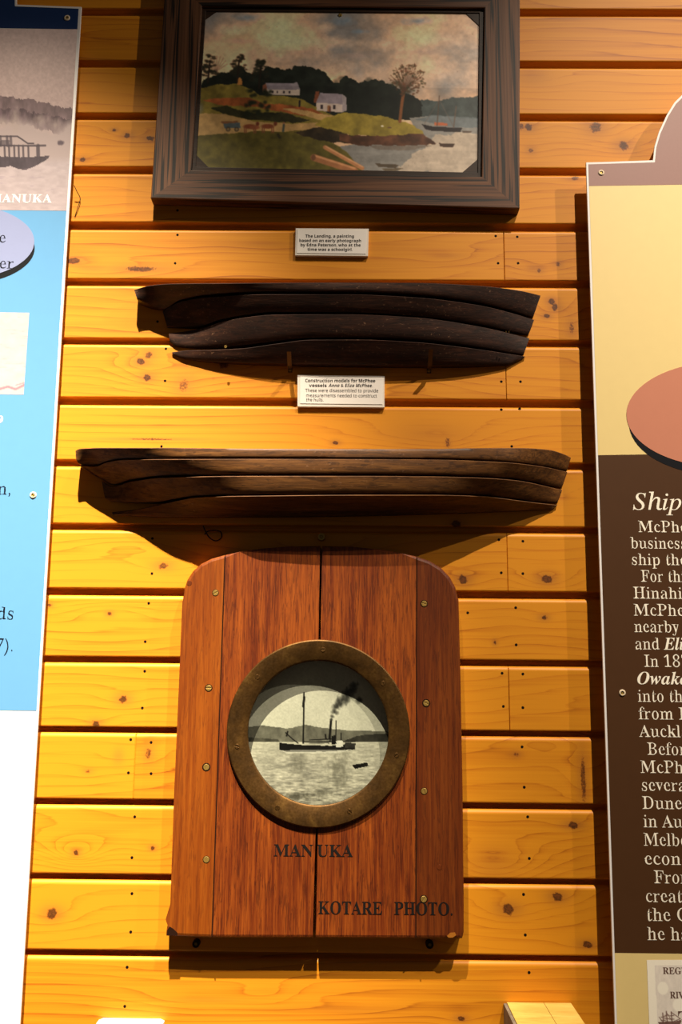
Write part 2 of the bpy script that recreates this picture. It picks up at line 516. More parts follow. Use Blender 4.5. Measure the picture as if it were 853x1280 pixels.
def build_wall():
    xs = [-2.6, -2.0, -1.5, -1.2, -1.0, -0.9] + list(np.arange(-0.84, 0.785, 0.0026)) + [0.9, 1.0, 1.2, 1.5, 2.0, 2.6]
    butt = []
    for px, py in BUTTS[:5]:
        p = at(px, py)
        butt.append((p[0], board_of(p[2])))
        xs += [p[0] - 0.0013, p[0] - 0.0002, p[0] + 0.0002, p[0] + 0.0013]
    xs = np.array(sorted(xs))
    rows = []   # y, z, board index, is_front
    for i in range(len(gz) - 1):
        zb = gz[i][1]                 # visible lip of this board (back of the bevel)
        zt = gz[i + 1][0]             # lower front edge
        z_up = gz[i][0]
        rows.append((REC, z_up, i, 0))
        rows.append((REC, zb, i, 0))
        rows.append((BEV_D, zb, i, 0))
        rows.append((BEV_D * 0.35, zb - BEV_H * 0.45, i, 1))
        rows.append((0.0, zb - BEV_H, i, 1))
        vis = zb > -0.75 and zt < 1.6
        n = 46 if vis else 4
        for k in range(1, n + 1):
            rows.append((0.0, zb - BEV_H + (zt + 0.001 - zb + BEV_H) * k / n, i, 1))
        rows.append((0.001, zt, i, 1))
    Y = np.array([r[0] for r in rows]); Z = np.array([r[1] for r in rows])
    B = np.array([r[2] for r in rows]); Fr = np.array([r[3] for r in rows])
    nx, nr = len(xs), len(rows)
    GX, GZ = np.meshgrid(xs, Z)
    GY = np.repeat(Y[:, None], nx, 1).copy()
    GB = np.repeat(B[:, None], nx, 1)
    tint = np.zeros((nr, nx)); phase = np.zeros((nr, nx)); knot = np.zeros((nr, nx)); halo = np.zeros((nr, nx))
    for i in range(len(gz) - 1):
        rs = np.where(B == i)[0]
        segs = sorted(x for x, bi in butt if bi == i)
        lims = [-9] + segs + [9]
        zc = (gz[i][1] + gz[i + 1][0]) / 2
        for a, c in zip(lims, lims[1:]):
            cs = np.where((xs >= a) & (xs < c))[0]
            if not len(cs): continue
            sub = np.ix_(rs, cs)
            x = GX[sub]; zl = GZ[sub] - zc
            tint[sub] = RNG.uniform(0.15, 0.95)
            f = RNG.uniform(28, 62)
            ph = zl * f + RNG.uniform(0, 5)
            for q in range(5):
                kx = RNG.uniform(0.8, 7.0)
                ph += RNG.uniform(0.2, 0.9) / (0.7 + kx * 0.35) * np.sin(kx * x * 2 + RNG.uniform(0, 6.28) + zl * RNG.uniform(-14, 14))
            phase[sub] = ph
        for xj in segs:
            cj = np.where(np.abs(xs - xj) < 0.0004)[0]
            GY[np.ix_(rs[Fr[rs] == 1], cj)] += 0.006
    for px, py, rx, ry, dk, st in KNOTS:
        p = at(px, py)
        s = 1.0 / (F_PX / np.dot(p - CAM, FWD))
        bi = board_of(p[2])
        rs = np.where(B == bi)[0]
        ax, az = rx * s, ry * s
        dx = GX[rs] - p[0]; dz = GZ[rs] - p[2]
        rr = (dx / ax) ** 2 + (dz / az) ** 2
        wob = 1 + 0.10 * np.sin(np.arctan2(dz, dx) * 2 + px) + 0.07 * np.sin(np.arctan2(dz, dx) * 5 + py)
        if dk >= 0.4: knot[rs] = np.maximum(knot[rs], dk * np.clip((1.25 - np.sqrt(rr) * wob) * 1.6, 0, 1))
        if dk > 0: halo[rs] = np.maximum(halo[rs], min(1, dk + .2) * np.exp(-((dx / (ax * 2.6)) ** 2 + (dz / (az * 1.8)) ** 2)))
        phase[rs] += st * 1.25 * np.exp(-((dx / (ax * 3.2 + 0.028)) ** 2 + (dz / (az * 1.3 + 0.014)) ** 2))
    verts = np.stack([GX, GY, GZ], -1).reshape(-1, 3)
    idx = np.arange(nx * nr).reshape(nr, nx)
    q = np.stack([idx[:-1, :-1], idx[1:, :-1], idx[1:, 1:], idx[:-1, 1:]], -1).reshape(-1, 4)
    me = bpy.data.meshes.new('wall_back')
    me.vertices.add(len(verts)); me.vertices.foreach_set('co', verts.ravel())
    me.loops.add(q.size); me.loops.foreach_set('vertex_index', q.ravel().astype(np.int32))
    me.polygons.add(len(q)); me.polygons.foreach_set('loop_start', np.arange(0, q.size, 4, dtype=np.int32))
    me.update(calc_edges=True)
    for nm, arr in (('phase', phase), ('knot', knot), ('tint', tint), ('halo', halo)):
        a = me.attributes.new(nm, 'FLOAT', 'POINT')
        a.data.foreach_set('value', arr.ravel().astype(np.float32))
    return me


wall = bpy.data.objects.new('wall_back', build_wall())
COL.objects.link(wall)
wall.data.materials.append(M['cladding'])
tag(wall, 'wall of varnished golden pine weatherboards with dark grooves', 'wall', kind='structure')

NAILS = [(190.6, 673), (190, 717), (186, 754), (181.6, 802), (181, 839), (178, 885), (163.5, 924.5), (160.6, 966), (168.5, 1021), (165, 1072), (165, 1117),
         (189, 928), (189, 967), (163.5, 1165), (159, 1209), (156, 1258), (207.5, 436), (206.5, 476), (197, 402), (222, 293.6), (219, 329), (620, 295), (623, 329),
         (647, 296), (648, 329), (627, 477), (651, 477), (222, 263), (202, 558), (640, 558), (624, 674.6), (654, 676.5), (627, 716), (654, 717), (645, 759.6), (645.6, 806),
         (628, 841.5), (654, 842.5), (629.6, 883), (654, 884.5), (653, 933.6), (655.7, 984), (660, 1021), (662, 1073), (654.8, 1118), (657, 1168.7), (661.7, 1215.7),
         (585, 766), (627, 512), (650, 511)]
bm = bmesh.new()
for px, py in NAILS:
    p = at(px, py)
    add_lathe(bm, [(0, -0.00025), (0.0026, -0.00025), (0.0029, 0.0002)], p[0], p[2], 12, closed=False)
nh = part_bm('nail_head', bm, M['nail_hole'], wall)
tag(nh, 'dark punched nail heads', kind='structure')

bm = bmesh.new()
vs = [bm.verts.new((x, y, FLOOR_Z)) for x, y in ((-2.6, -4.2), (2.6, -4.2), (2.6, 0.03), (-2.6, 0.03))]
bm.faces.new(vs)
fl = part_bm('floor', bm, M['floor'])
tag(fl, 'dark carpeted museum floor', 'floor', kind='structure')


# ------------------------------------------------------------------ lettering
def math_text(s, style):
    base = {'bold': (0x1d400, 0x1d41a), 'bolditalic': (0x1d468, 0x1d482), 'italic': (0x1d434, 0x1d44e),
            'sans': (0x1d5a0, 0x1d5ba), 'sansbold': (0x1d5d4, 0x1d5ee), 'sansbolditalic': (0x1d63c, 0x1d656)}[{'regular': 'bold'}.get(style, style)]
    digit = {'bold': 0x1d7ce, 'regular': 0x1d7ce, 'sansbold': 0x1d7ec}.get(style)
    o = ''
    for c in s:
        if 'A' <= c <= 'Z': o += chr(base[0] + ord(c) - 65)
        elif 'a' <= c <= 'z':
            k = base[1] + ord(c) - 97
            o += '\u210e' if k == 0x1d455 else chr(k)
        elif c.isdigit() and digit: o += chr(digit + int(c))
        else: o += c
    return o


_cap = {}


def lighten(v, faces, keep=0.60):
    """bold glyph outlines drawn in to book weight: thick stems lose width, hairlines stay"""
    cnt = {}
    for q in faces:
        for i in range(len(q)):
            a, b = q[i], q[(i + 1) % len(q)]
            cnt.setdefault((min(a, b), max(a, b)), []).append((a, b))
    be = np.array([k[0] for k in cnt.values() if len(k) == 1])
    area = sum(v[q[i]][0] * v[q[(i + 1) % len(q)]][1] - v[q[(i + 1) % len(q)]][0] * v[q[i]][1] for q in faces for i in range(len(q)))
    sg = 1.0 if area > 0 else -1.0
    A, B = v[be[:, 0]], v[be[:, 1]]
    d = B - A
    ln = np.hypot(d[:, 0], d[:, 1]) + 1e-9
    nin = sg * np.stack([-d[:, 1], d[:, 0]], 1) / ln[:, None]
    vn = np.zeros_like(v)
    np.add.at(vn, be[:, 0], nin); np.add.at(vn, be[:, 1], nin)
    out = v.copy()
    for i in np.unique(be):
        n = vn[i]
        m = np.hypot(*n)
        if m < 1e-6: continue
        n = n / m
        den = n[0] * d[:, 1] - n[1] * d[:, 0]
        ok = np.abs(den) > 1e-9
        w_ = A - v[i]
        den = np.where(ok, den, 1)
        t = (w_[:, 0] * d[:, 1] - w_[:, 1] * d[:, 0]) / den
        u = (w_[:, 0] * n[1] - w_[:, 1] * n[0]) / den
        hit = ok & (t > 1e-4) & (u >= 0) & (u <= 1) & (be[:, 0] != i) & (be[:, 1] != i)
        if not hit.any(): continue
        th = t[hit].min()
        if th < 0.05 or th > 0.24: continue
        out[i] = v[i] + n * 0.5 * th * (1 - keep) * min(1.0, (th - 0.05) / 0.05)
    return out


def glyph_mesh(s, style):
    cu = bpy.data.curves.new('lettering', 'FONT')
    cu.body = math_text(s, style)
    cu.size = 1.0
    cu.resolution_u = 4
    ob = bpy.data.objects.new('lettering', cu)
    COL.objects.link(ob)
    bpy.context.view_layer.update()
    me = ob.evaluated_get(bpy.context.evaluated_depsgraph_get()).to_mesh()
    v = np.array([w.co[:2] for w in me.vertices]).reshape(-1, 2)
    f = [list(p.vertices) for p in me.polygons]
    if style == 'regular' and len(v): v = lighten(v, f)
    ob.to_mesh_clear()
    bpy.data.objects.remove(ob)
    bpy.data.curves.remove(cu)
    return v, f


def cap_height(style):
    if style not in _cap:
        v, _ = glyph_mesh('H', style)
        _cap[style] = v[:, 1].max() - v[:, 1].min()
    return _cap[style]


def px_size(px, py, Y):
    p = at(px, py, Y)
    return np.dot(p - CAM, FWD) / F_PX


def lettering_each(lines, *a, **k):
    return [lettering([l], *a, **k) for l in lines]


def lettering(lines, Y, mat, parent, name='lettering', label=None):
    """lines: (text, style, left px, baseline px, cap height in metres, right px or None)"""
    V, Fc = [], []
    n = 0
    for s, style, lx, by, cap, rx in lines:
        v, f = glyph_mesh(s, style)
        if not len(v): continue
        k = cap / cap_height(style)
        v = v * k
        v[:, 0] -= v[:, 0].min()
        p = at(lx, by, Y)
        sx = 1.0
        if rx is not None:
            sx = (at(rx, by, Y)[0] - p[0]) / v[:, 0].max()
        V.append(np.stack([p[0] + v[:, 0] * sx, np.full(len(v), Y), p[2] + v[:, 1]], -1))
        Fc += [[i + n for i in q] for q in f]
        n += len(v)
    V = np.concatenate(V)
    me = bpy.data.meshes.new(name)
    me.from_pydata(V.tolist(), [], Fc)
    o = link_mesh(name, me, mat, parent)
    if label: o['label'] = label
    return o


# ------------------------------------------------------------------ small raster painter for pictures (printed and painted images)
class Pic:
    def __init__(s, w, h, box):
        """box: coordinates x0,y0,x1,y1 used by the drawing calls"""
        s.w, s.h = w, h
        x = box[0] + (box[2] - box[0]) * (np.arange(w) + 0.5) / w
        y = box[1] + (box[3] - box[1]) * (np.arange(h) + 0.5) / h
        s.X, s.Y = np.meshgrid(x, y)
        s.img = np.zeros((h, w, 3))
        s.unit = (box[2] - box[0]) / w

    def noise(s, cx, cy, octv=4, seed=0):
        r = np.random.RandomState(seed)
        out = np.zeros((s.h, s.w)); amp = 1.0; tot = 0
        for o in range(octv):
            gx, gy = max(2, int(cx * 2 ** o)), max(2, int(cy * 2 ** o))
            g = r.rand(gy + 2, gx + 2)
            u = np.linspace(0, gx, s.w, endpoint=False); v = np.linspace(0, gy, s.h, endpoint=False)
            iu = u.astype(int); iv = v.astype(int); fu = u - iu; fv = v - iv
            fu = fu * fu * (3 - 2 * fu); fv = fv * fv * (3 - 2 * fv)
            a = g[iv][:, iu]; b = g[iv][:, iu + 1]; c = g[iv + 1][:, iu]; d = g[iv + 1][:, iu + 1]
            out += amp * ((a * (1 - fu) + b * fu) * (1 - fv)[:, None] + (c * (1 - fu) + d * fu) * fv[:, None])
            tot += amp; amp *= 0.55
        return out / tot

    def put(s, mask, col, vary=0.0, seed=1, cx=30, cy=20):
        c = np.array(col, float)[None, None, :]
        if vary:
            c = c * (1 + vary * (s.noise(cx, cy, 3, seed)[..., None] - 0.5) * 2)
        m = np.clip(mask, 0, 1)[..., None]
        s.img = s.img * (1 - m) + c * m

    def poly(s, pts, col, vary=0.0, seed=1, rough=0.0, cx=30, cy=20, alpha=1.0):
        X, Y = s.X, s.Y
        if rough:
            X = X + (s.noise(40, 26, 3, seed + 50) - 0.5) * rough
            Y = Y + (s.noise(40, 26, 3, seed + 90) - 0.5) * rough
        ins = np.zeros(X.shape, bool)
        n = len(pts)
        for i in range(n):
            x0, y0 = pts[i]; x1, y1 = pts[(i + 1) % n]
            if y0 == y1: continue
            c = ((y0 > Y) != (y1 > Y)) & (X < (x1 - x0) * (Y - y0) / (y1 - y0) + x0)
            ins ^= c
        s.put(ins * alpha, col, vary, seed, cx, cy)

    def line(s, pts, w, col, alpha=1.0):
        m = np.zeros(s.X.shape)
        for (x0, y0), (x1, y1) in zip(pts, pts[1:]):
            dx, dy = x1 - x0, y1 - y0
            t = np.clip(((s.X - x0) * dx + (s.Y - y0) * dy) / (dx * dx + dy * dy + 1e-9), 0, 1)
            d = np.hypot(s.X - x0 - t * dx, s.Y - y0 - t * dy)
            m = np.maximum(m, np.clip((w / 2 - d) / s.unit + 0.5, 0, 1))
        s.put(m * alpha, col)

    def blob(s, x, y, rx, ry, col, soft=0.3, alpha=1.0, rough=0.0, seed=3):
        d = np.hypot((s.X - x) / rx, (s.Y - y) / ry)
        if rough: d = d + (s.noise(50, 34, 3, seed) - 0.5) * rough
        s.put(np.clip((1 - d) / soft, 0, 1) * alpha, col)

    def mesh(s, name, corners, mat, parent, mask=None):
        """corners TL, TR, BR, BL in world; picture becomes vertex colours of a fine grid"""
        u = np.linspace(0, 1, s.w); v = np.linspace(0, 1, s.h)
        U, Vv = np.meshgrid(u, v)
        c = [np.array(k, float) for k in corners]
        P = (c[0] * ((1 - U) * (1 - Vv))[..., None] + c[1] * (U * (1 - Vv))[..., None] + c[2] * (U * Vv)[..., None] + c[3] * ((1 - U) * Vv)[..., None])
        idx = np.arange(s.w * s.h).reshape(s.h, s.w)
        q = np.stack([idx[:-1, :-1], idx[1:, :-1], idx[1:, 1:], idx[:-1, 1:]], -1).reshape(-1, 4)
        verts = P.reshape(-1, 3); col = lin(np.clip(s.img, 0, 255)).reshape(-1, 3)
        if mask is not None:
            keep = mask(verts[q].mean(1))
            q = q[keep]
            used = np.unique(q)
            re = np.zeros(len(verts), int); re[used] = np.arange(len(used))
            verts = verts[used]; col = col[used]; q = re[q]
        me = bpy.data.meshes.new(name)
        me.vertices.add(len(verts)); me.vertices.foreach_set('co', verts.ravel())
        me.loops.add(q.size); me.loops.foreach_set('vertex_index', q.ravel().astype(np.int32))
        me.polygons.add(len(q)); me.polygons.foreach_set('loop_start', np.arange(0, q.size, 4, dtype=np.int32))
        me.update(calc_edges=True)
        a = me.color_attributes.new('picture', 'FLOAT_COLOR', 'POINT')
        a.data.foreach_set('color', np.concatenate([col, np.ones((len(col), 1))], 1).astype(np.float32).ravel())
        return link_mesh(name, me, mat, parent)


# ------------------------------------------------------------------ framed painting
FD = 0.030
fp = thing('framed_painting', 'landscape painting of a river landing with cottages, in a wide dark oak frame', 'painting', at(425, 250, 0))
OUT = [(207.5, -30), (650.5, -33), (650, 260.5), (188.4, 247.6)]
INN = [(252.5, 7), (606, 9.5), (602.5, 220.5), (239.5, 212.5)]
O_ = [XZ(x, y, -FD) for x, y in OUT]
I_ = [XZ(x, y, -FD) for x, y in INN]
for i, mk in enumerate(('frame_x', 'frame_z', 'frame_x', 'frame_z')):
    j = (i + 1) % 4
    prism('frame_rail', [O_[i], O_[j], I_[j], I_[i]], -FD, -0.0005, M[mk], fp, 0.002, [True, False, True, False])
Ys = -FD + 0.006
I2 = [(257.5, 13.5), (599.5, 16), (597.5, 215.5), (245, 208.5)]
S_o = [XZ(x, y, -FD) for x, y in INN]
S_i = [XZ(x, y, Ys) for x, y in I2]
bm = bmesh.new()
for i in range(4):
    j = (i + 1) % 4
    add_prism(bm, [S_o[i], S_o[j], S_i[j], S_i[i]], Ys, -0.004, 0.001, [False, False, True, False])
part_bm('frame_slip', bm, M['slip'], fp)

Yp = Ys + 0.003
p_ = Pic(450, 270, (113, 20, 745, 385))
cl = p_.noise(4, 3, 6, 5); cl2 = p_.noise(7, 5, 5, 9)
t_ = np.clip((cl - 0.36) * 3.2 + 0.3 + (p_.Y - 110) / 320, 0, 1)[..., None]
p_.img = np.array([116, 120, 124]) * (1 - t_) + np.array([204, 176, 148]) * t_
p_.img *= (0.82 + 0.36 * cl2)[..., None]
for x, y, rx, ry in ((430, 45, 40, 14), (600, 45, 45, 12), (215, 40, 40, 12), (470, 70, 26, 6)):
    p_.blob(x, y, rx, ry, (104, 128, 150), 0.9, 0.75, 0.8, int(x))
for x, y, rx, ry in ((180, 70, 50, 16), (390, 60, 36, 14), (420, 95, 70, 18), (520, 100, 60, 16), (330, 95, 60, 12), (660, 85, 70, 18)):
    p_.blob(x, y, rx, ry, (214, 192, 168), 0.9, 0.55, 0.7, int(x + y))
for x, y, rx, ry in ((350, 120, 40, 9), (200, 95, 50, 8), (460, 125, 60, 9), (610, 115, 60, 8)):
    p_.blob(x, y, rx, ry, (150, 138, 134), 0.9, 0.55, 0.7, int(x * y))
# far shore and bush
p_.poly([(590, 222), (640, 226), (690, 219), (745, 212), (745, 268), (590, 268)], (58, 70, 72), .3, 4, 10)
p_.poly([(113, 200), (125, 178), (150, 176), (180, 165), (205, 148), (230, 172), (262, 152), (300, 158), (345, 148), (392, 165), (420, 190), (440, 172), (472, 190), (512, 178), (545, 188), (600, 218),
         (620, 232), (610, 272), (113, 272)], (26, 32, 28), .35, 7, 16)
for k in range(26):
    p_.blob(270 + k * 12.5, 172 + 10 * math.sin(k * 1.3) + k * 1.1, 11, 9, (34, 42, 38), 0.7, 0.55, 0.8, k)
# water
p_.poly([(430, 330), (480, 322), (650, 322), (600, 285), (588, 264), (640, 258), (745, 264), (745, 386), (470, 386)], (118, 124, 126), .12, 8, 0, 6, 40)
p_.poly([(655, 300), (745, 292), (745, 386), (560, 386), (600, 345)], (178, 172, 158), .12, 9, 30, 6, 40, 0.7)
p_.poly([(600, 268), (640, 256), (745, 262), (745, 282), (690, 284)], (92, 108, 118), .12, 18, 6, 6, 40, 0.8)
# land
p_.poly([(113, 205), (150, 196), (200, 194), (228, 202), (250, 218), (300, 218), (345, 226), (385, 246), (420, 262), (470, 300), (330, 318), (113, 320)], (110, 104, 50), .3, 11, 6)
p_.poly([(122, 232), (160, 226), (225, 224), (262, 236), (330, 240), (372, 248), (415, 268), (340, 262), (250, 246), (170, 243)], (132, 80, 46), .35, 12, 7)
p_.poly([(113, 262), (170, 262), (240, 278), (330, 282), (400, 274), (350, 262), (300, 248), (330, 246), (420, 264), (450, 276), (380, 292), (310, 300), (230, 302), (113, 316)], (164, 142, 96), .15, 13, 5)
p_.poly([(140, 250), (172, 244), (230, 258), (300, 256), (366, 272), (330, 279), (240, 274), (170, 262)], (44, 46, 28), .4, 14, 7)
p_.poly([(113, 312), (180, 306), (260, 298), (330, 300), (420, 322), (452, 342), (488, 386), (113, 386)], (84, 82, 38), .3, 15, 6)
p_.poly([(330, 300), (370, 290), (420, 288), (440, 300), (520, 318), (420, 322), (372, 312)], (46, 40, 28), .4, 16, 7)
p_.poly([(398, 268), (440, 256), (480, 256), (540, 264), (590, 276), (618, 292), (622, 302), (540, 306), (460, 304), (410, 292), (376, 284)], (134, 126, 56), .25, 17, 6)
p_.poly([(430, 304), (480, 304), (560, 303), (618, 298), (650, 321), (560, 325), (470, 326), (436, 318)], (78, 54, 40), .5, 18, 8)
p_.poly([(500, 326), (640, 324), (600, 334), (520, 336)], (96, 92, 86), .2, 19, 4, 30, 20, 0.7)
# cottages
p_.poly([(256, 196), (266, 190), (268, 217), (257, 213)], (112, 76, 60))
p_.poly([(266, 203), (340, 203), (340, 217), (268, 217)], (178, 176, 172), .05)
p_.poly([(262, 190), (326, 190), (334, 205), (268, 205)], (122, 122, 138), .1)
p_.poly([(320, 192), (333, 187), (341, 203), (326, 206)], (128, 128, 142))
for x in (278, 288, 303, 315): p_.poly([(x, 208), (x + 4, 208), (x + 4, 213), (x, 213)], (52, 50, 56))
p_.poly([(376, 208), (384, 207), (385, 232), (372, 234)], (116, 72, 52))
p_.poly([(378, 232), (438, 234), (446, 222), (447, 250), (436, 254), (380, 251)], (182, 178, 176), .05)
p_.poly([(386, 211), (436, 213), (446, 234), (438, 236), (378, 233)], (134, 132, 148), .1)
p_.poly([(436, 213), (446, 220), (447, 250), (438, 252), (437, 234)], (150, 150, 160))
for x in (388, 416): p_.poly([(x, 238), (x + 6, 238), (x + 6, 247), (x, 247)], (58, 54, 60))
p_.poly([(404, 239), (411, 239), (411, 252), (404, 252)], (140, 104, 74))
p_.poly([(198, 184), (204, 178), (209, 184), (210, 196), (198, 196)], (150, 110, 62))
# bush and trees
for k in range(34):
    p_.blob(235 + random.uniform(-14, 40), 205 + random.uniform(0, 62), random.uniform(5, 11), random.uniform(4, 8), (30, 36, 24), 0.7, 0.85, 0.9, k)
p_.line([(567, 272), (570, 235), (574, 205)], 7, (116, 78, 48)); p_.line([(571, 215), (590, 185)], 3, (70, 50, 38)); p_.line([(572, 210), (562, 182)], 3, (70, 50, 38))
for k in range(22):
    a = -0.15 - 2.85 * k / 21.0; r = random.uniform(26, 44)
    p_.line([(574, 206), (580 + r * .5 * math.cos(a), 190 + r * .45 * math.sin(a)), (583 + r * math.cos(a), 182 + r * math.sin(a))], 1.3, (74, 54, 42), .8)
for k in range(190):
    a = random.uniform(0, 6.28); r = random.uniform(0.1, 1) ** 0.6
    p_.blob(583 + 40 * r * math.cos(a), 178 + 36 * r * math.sin(a), random.uniform(2, 5), random.uniform(1.4, 3.2), (78 + random.uniform(-24, 16), 60, 42), 0.6, 0.75, 0.8, k)
for x0, y0 in ((200, 140), (250, 152), (134, 142)):
    for k in range(44):
        yy = random.uniform(-14, 34)
        p_.blob(x0 + random.uniform(-1, 1) * (7 + 0.35 * (yy + 14)), y0 + yy, random.uniform(4, 8), random.uniform(2.5, 5), (36, 38, 30), 0.6, 0.85, 0.8, k)
    p_.line([(x0, y0), (x0 - 2, y0 + 50)], 4, (34, 30, 26))
for k in range(9): p_.line([(150, 165), (150 + 26 * math.cos(0.4 + k * .3), 160 - 30 * math.sin(0.4 + k * .3))], 1.4, (100, 86, 76), 0.7)
# boats, logs, horses and cart
p_.poly([(616, 277), (640, 282), (706, 284), (702, 293), (640, 292), (624, 288)], (34, 30, 32))
p_.poly([(644, 272), (672, 274), (674, 280), (644, 279)], (158, 92, 62))
p_.line([(654, 214), (650, 280)], 2, (76, 62, 52)); p_.line([(692, 236), (687, 284)], 2, (90, 78, 68)); p_.line([(654, 222), (622, 276)], .8, (96, 86, 80)); p_.line([(654, 222), (688, 284)], .8, (96, 86, 80))
p_.poly([(706, 291), (728, 291), (724, 295), (708, 295)], (80, 72, 66))
p_.poly([(655, 318), (690, 319), (686, 327), (658, 326)], (56, 42, 34)); p_.poly([(515, 365), (568, 367), (560, 374), (522, 373)], (72, 66, 56)); p_.poly([(530, 376), (578, 374), (560, 381), (536, 381)], (90, 84, 70))
p_.line([(402, 332), (486, 376)], 9, (160, 118, 82)); p_.line([(404, 330), (486, 373)], 3, (186, 148, 112))
p_.line([(378, 355), (470, 382)], 15, (142, 102, 70)); p_.line([(380, 351), (470, 377)], 4, (178, 136, 100)); p_.blob(377, 355, 6, 8, (96, 70, 50), .3)
p_.poly([(172, 283), (210, 281), (211, 293), (176, 294)], (76, 92, 100), .2); p_.poly([(166, 279), (204, 277), (206, 281), (170, 284)], (116, 86, 60))
for x in (184, 203): p_.blob(x, 296, 6, 6, (54, 48, 42), .3); p_.blob(x, 296, 4, 4, (120, 110, 80), .3)
for x, y in ((232, 289), (272, 288)):
    p_.blob(x, y, 17, 6.5, (112, 66, 44), .35); p_.blob(x + 17, y - 6, 5, 6, (98, 56, 40), .4)
    for d in (-12, -8, 9, 13): p_.line([(x + d, y + 2), (x + d + 1, y + 14)], 2.4, (112, 74, 54))
p_.blob(243, 291, 14, 6, (126, 80, 56), .4)
p_.line([(308, 284), (307, 298)], 5, (66, 76, 72)); p_.blob(308, 280, 2.6, 3, (130, 96, 76), .3)
p_.line([(341, 230), (341, 242)], 4, (34, 30, 34)); p_.line([(410, 243), (410, 254)], 3, (80, 50, 46))
p_.line([(296, 306), (300, 312)], 6, (44, 42, 26))
p_.blob(528, 283, 4, 2.5, (214, 206, 190), .4); p_.blob(544, 286, 6, 2.2, (90, 74, 54), .4)
p_.blob(113, 250, 16, 18, (128, 140, 140), .7, .7)
for k in range(40): p_.blob(random.uniform(120, 740), random.uniform(22, 378), 1.1, 1.0, (70, 58, 50), .4, .6)
p_.img[p_.Y > 196] *= 0.90
p_.img = np.clip(p_.img * np.array([1.42, 1.31, 1.24]), 0, 250)
_p = np.pad(p_.img, ((1, 1), (1, 1), (0, 0)), 'edge')
p_.img = (_p[1:-1, 1:-1] * 2 + _p[:-2, 1:-1] + _p[2:, 1:-1] + _p[1:-1, :-2] + _p[1:-1, 2:]) / 6 * (0.9 + 0.2 * p_.noise(70, 44, 3, 41))[..., None]
p_.mesh('painting', [at(255.5, 11, Yp), at(601, 14, Yp), at(599, 218, Yp), at(243, 210.5, Yp)], M['painting'], fp)
for tri in ([(255, 11), (276, 11.6), (254.3, 27)], [(601, 14), (578, 13), (601, 34)], [(599, 218), (577, 217), (599, 198)], [(243, 210.5), (263, 211.5), (244.5, 193)]):
    prism('corner_mount', [XZ(x, y, Yp) for x, y in tri], Yp - 0.0012, Yp - 0.0002, M['slip'], fp)
screw('pin', 425.5, 19, Yp - 0.0003, 0.0042, M['brass'], fp, 0.9)

# ------------------------------------------------------------------ label cards
def card(name, label, back, paper, lines, loc, t=0.0075):
    o = thing(name, label, 'label', at(*loc, 0), 'printed label cards under the exhibits')
    prism('backing', [XZ(x, y, -t) for x, y in back], -t, -0.0004, M['card'], o, 0.0006)
    prism('paper', [XZ(x, y, -t) for x, y in paper], -t - 0.0009, -t - 0.0001, M['paper'], o)
    k = px_size(loc[0], loc[1], -t)
    for nm, ls, mk in lines:
        lettering([(s, st, lx, by, cap * k, rx) for s, st, lx, by, cap, rx in ls], -t - 0.0012, M[mk], o, 'lettering')
    return o


card('label_card', 'white printed label card below the painting', [(369.7, 285.2), (461.3, 285.8), (460.2, 320.2), (369, 319.2)],
     [(372, 287.2), (459, 288), (457.5, 317.6), (371.2, 316.4)],
     [('l', [('The Landing, a painting', 'sansbold', 382, 296.8, 3.9, 442.8), ('based on an early photograph', 'sansbold', 374.4, 302.3, 3.9, 451.6),
             ('by Edna Peterson, who at the', 'sansbold', 376, 307.8, 3.9, 451), ('time was a schoolgirl.', 'sansbold', 384.6, 313.4, 3.9, 440.8)], 'ink')], (415, 310))
card('label_card', 'white printed label card under the upper hull model', [(372, 468.6), (480.9, 470), (480.9, 509.4), (372, 508.3)],
     [(375.3, 471), (479, 472.2), (478.5, 505.6), (375.3, 504.4)],
     [('l', [('Construction models for McPhee', 'sansbold', 381.8, 477.6, 4.3, 469.3), ('vessels ', 'sansbold', 386.5, 483.6, 4.2, 408.5),
             ('Anna & Eliza McPhee.', 'sansbolditalic', 411, 483.6, 4.2, 466.2)], 'ink'),
      ('r', [('These were disassembled to provide', 'sans', 381.8, 489.9, 4.2, 473), ('measurements needed to construct', 'sans', 383, 496.2, 4.2, 471.5),
             ('the hulls.', 'sans', 382.8, 501.6, 4.2, 404.5)], 'ink')], (426, 490))
o = thing('label_card', 'white card at the bottom edge left of the porthole board, only its top showing', 'label', at(162, 1300, 0), 'printed label cards under the exhibits')
prism('backing', [XZ(x, y, -0.02) for x, y in ((120, 1280), (126, 1277.5), (198, 1278.5), (203, 1281), (202, 1330), (118, 1328))], -0.02, -0.0004, M['card'], o, 0.003)
prism('paper', [XZ(x, y, -0.02) for x, y in ((123, 1282), (200, 1283), (199.5, 1327), (121, 1325))], -0.0209, -0.0201, M['paper'], o)


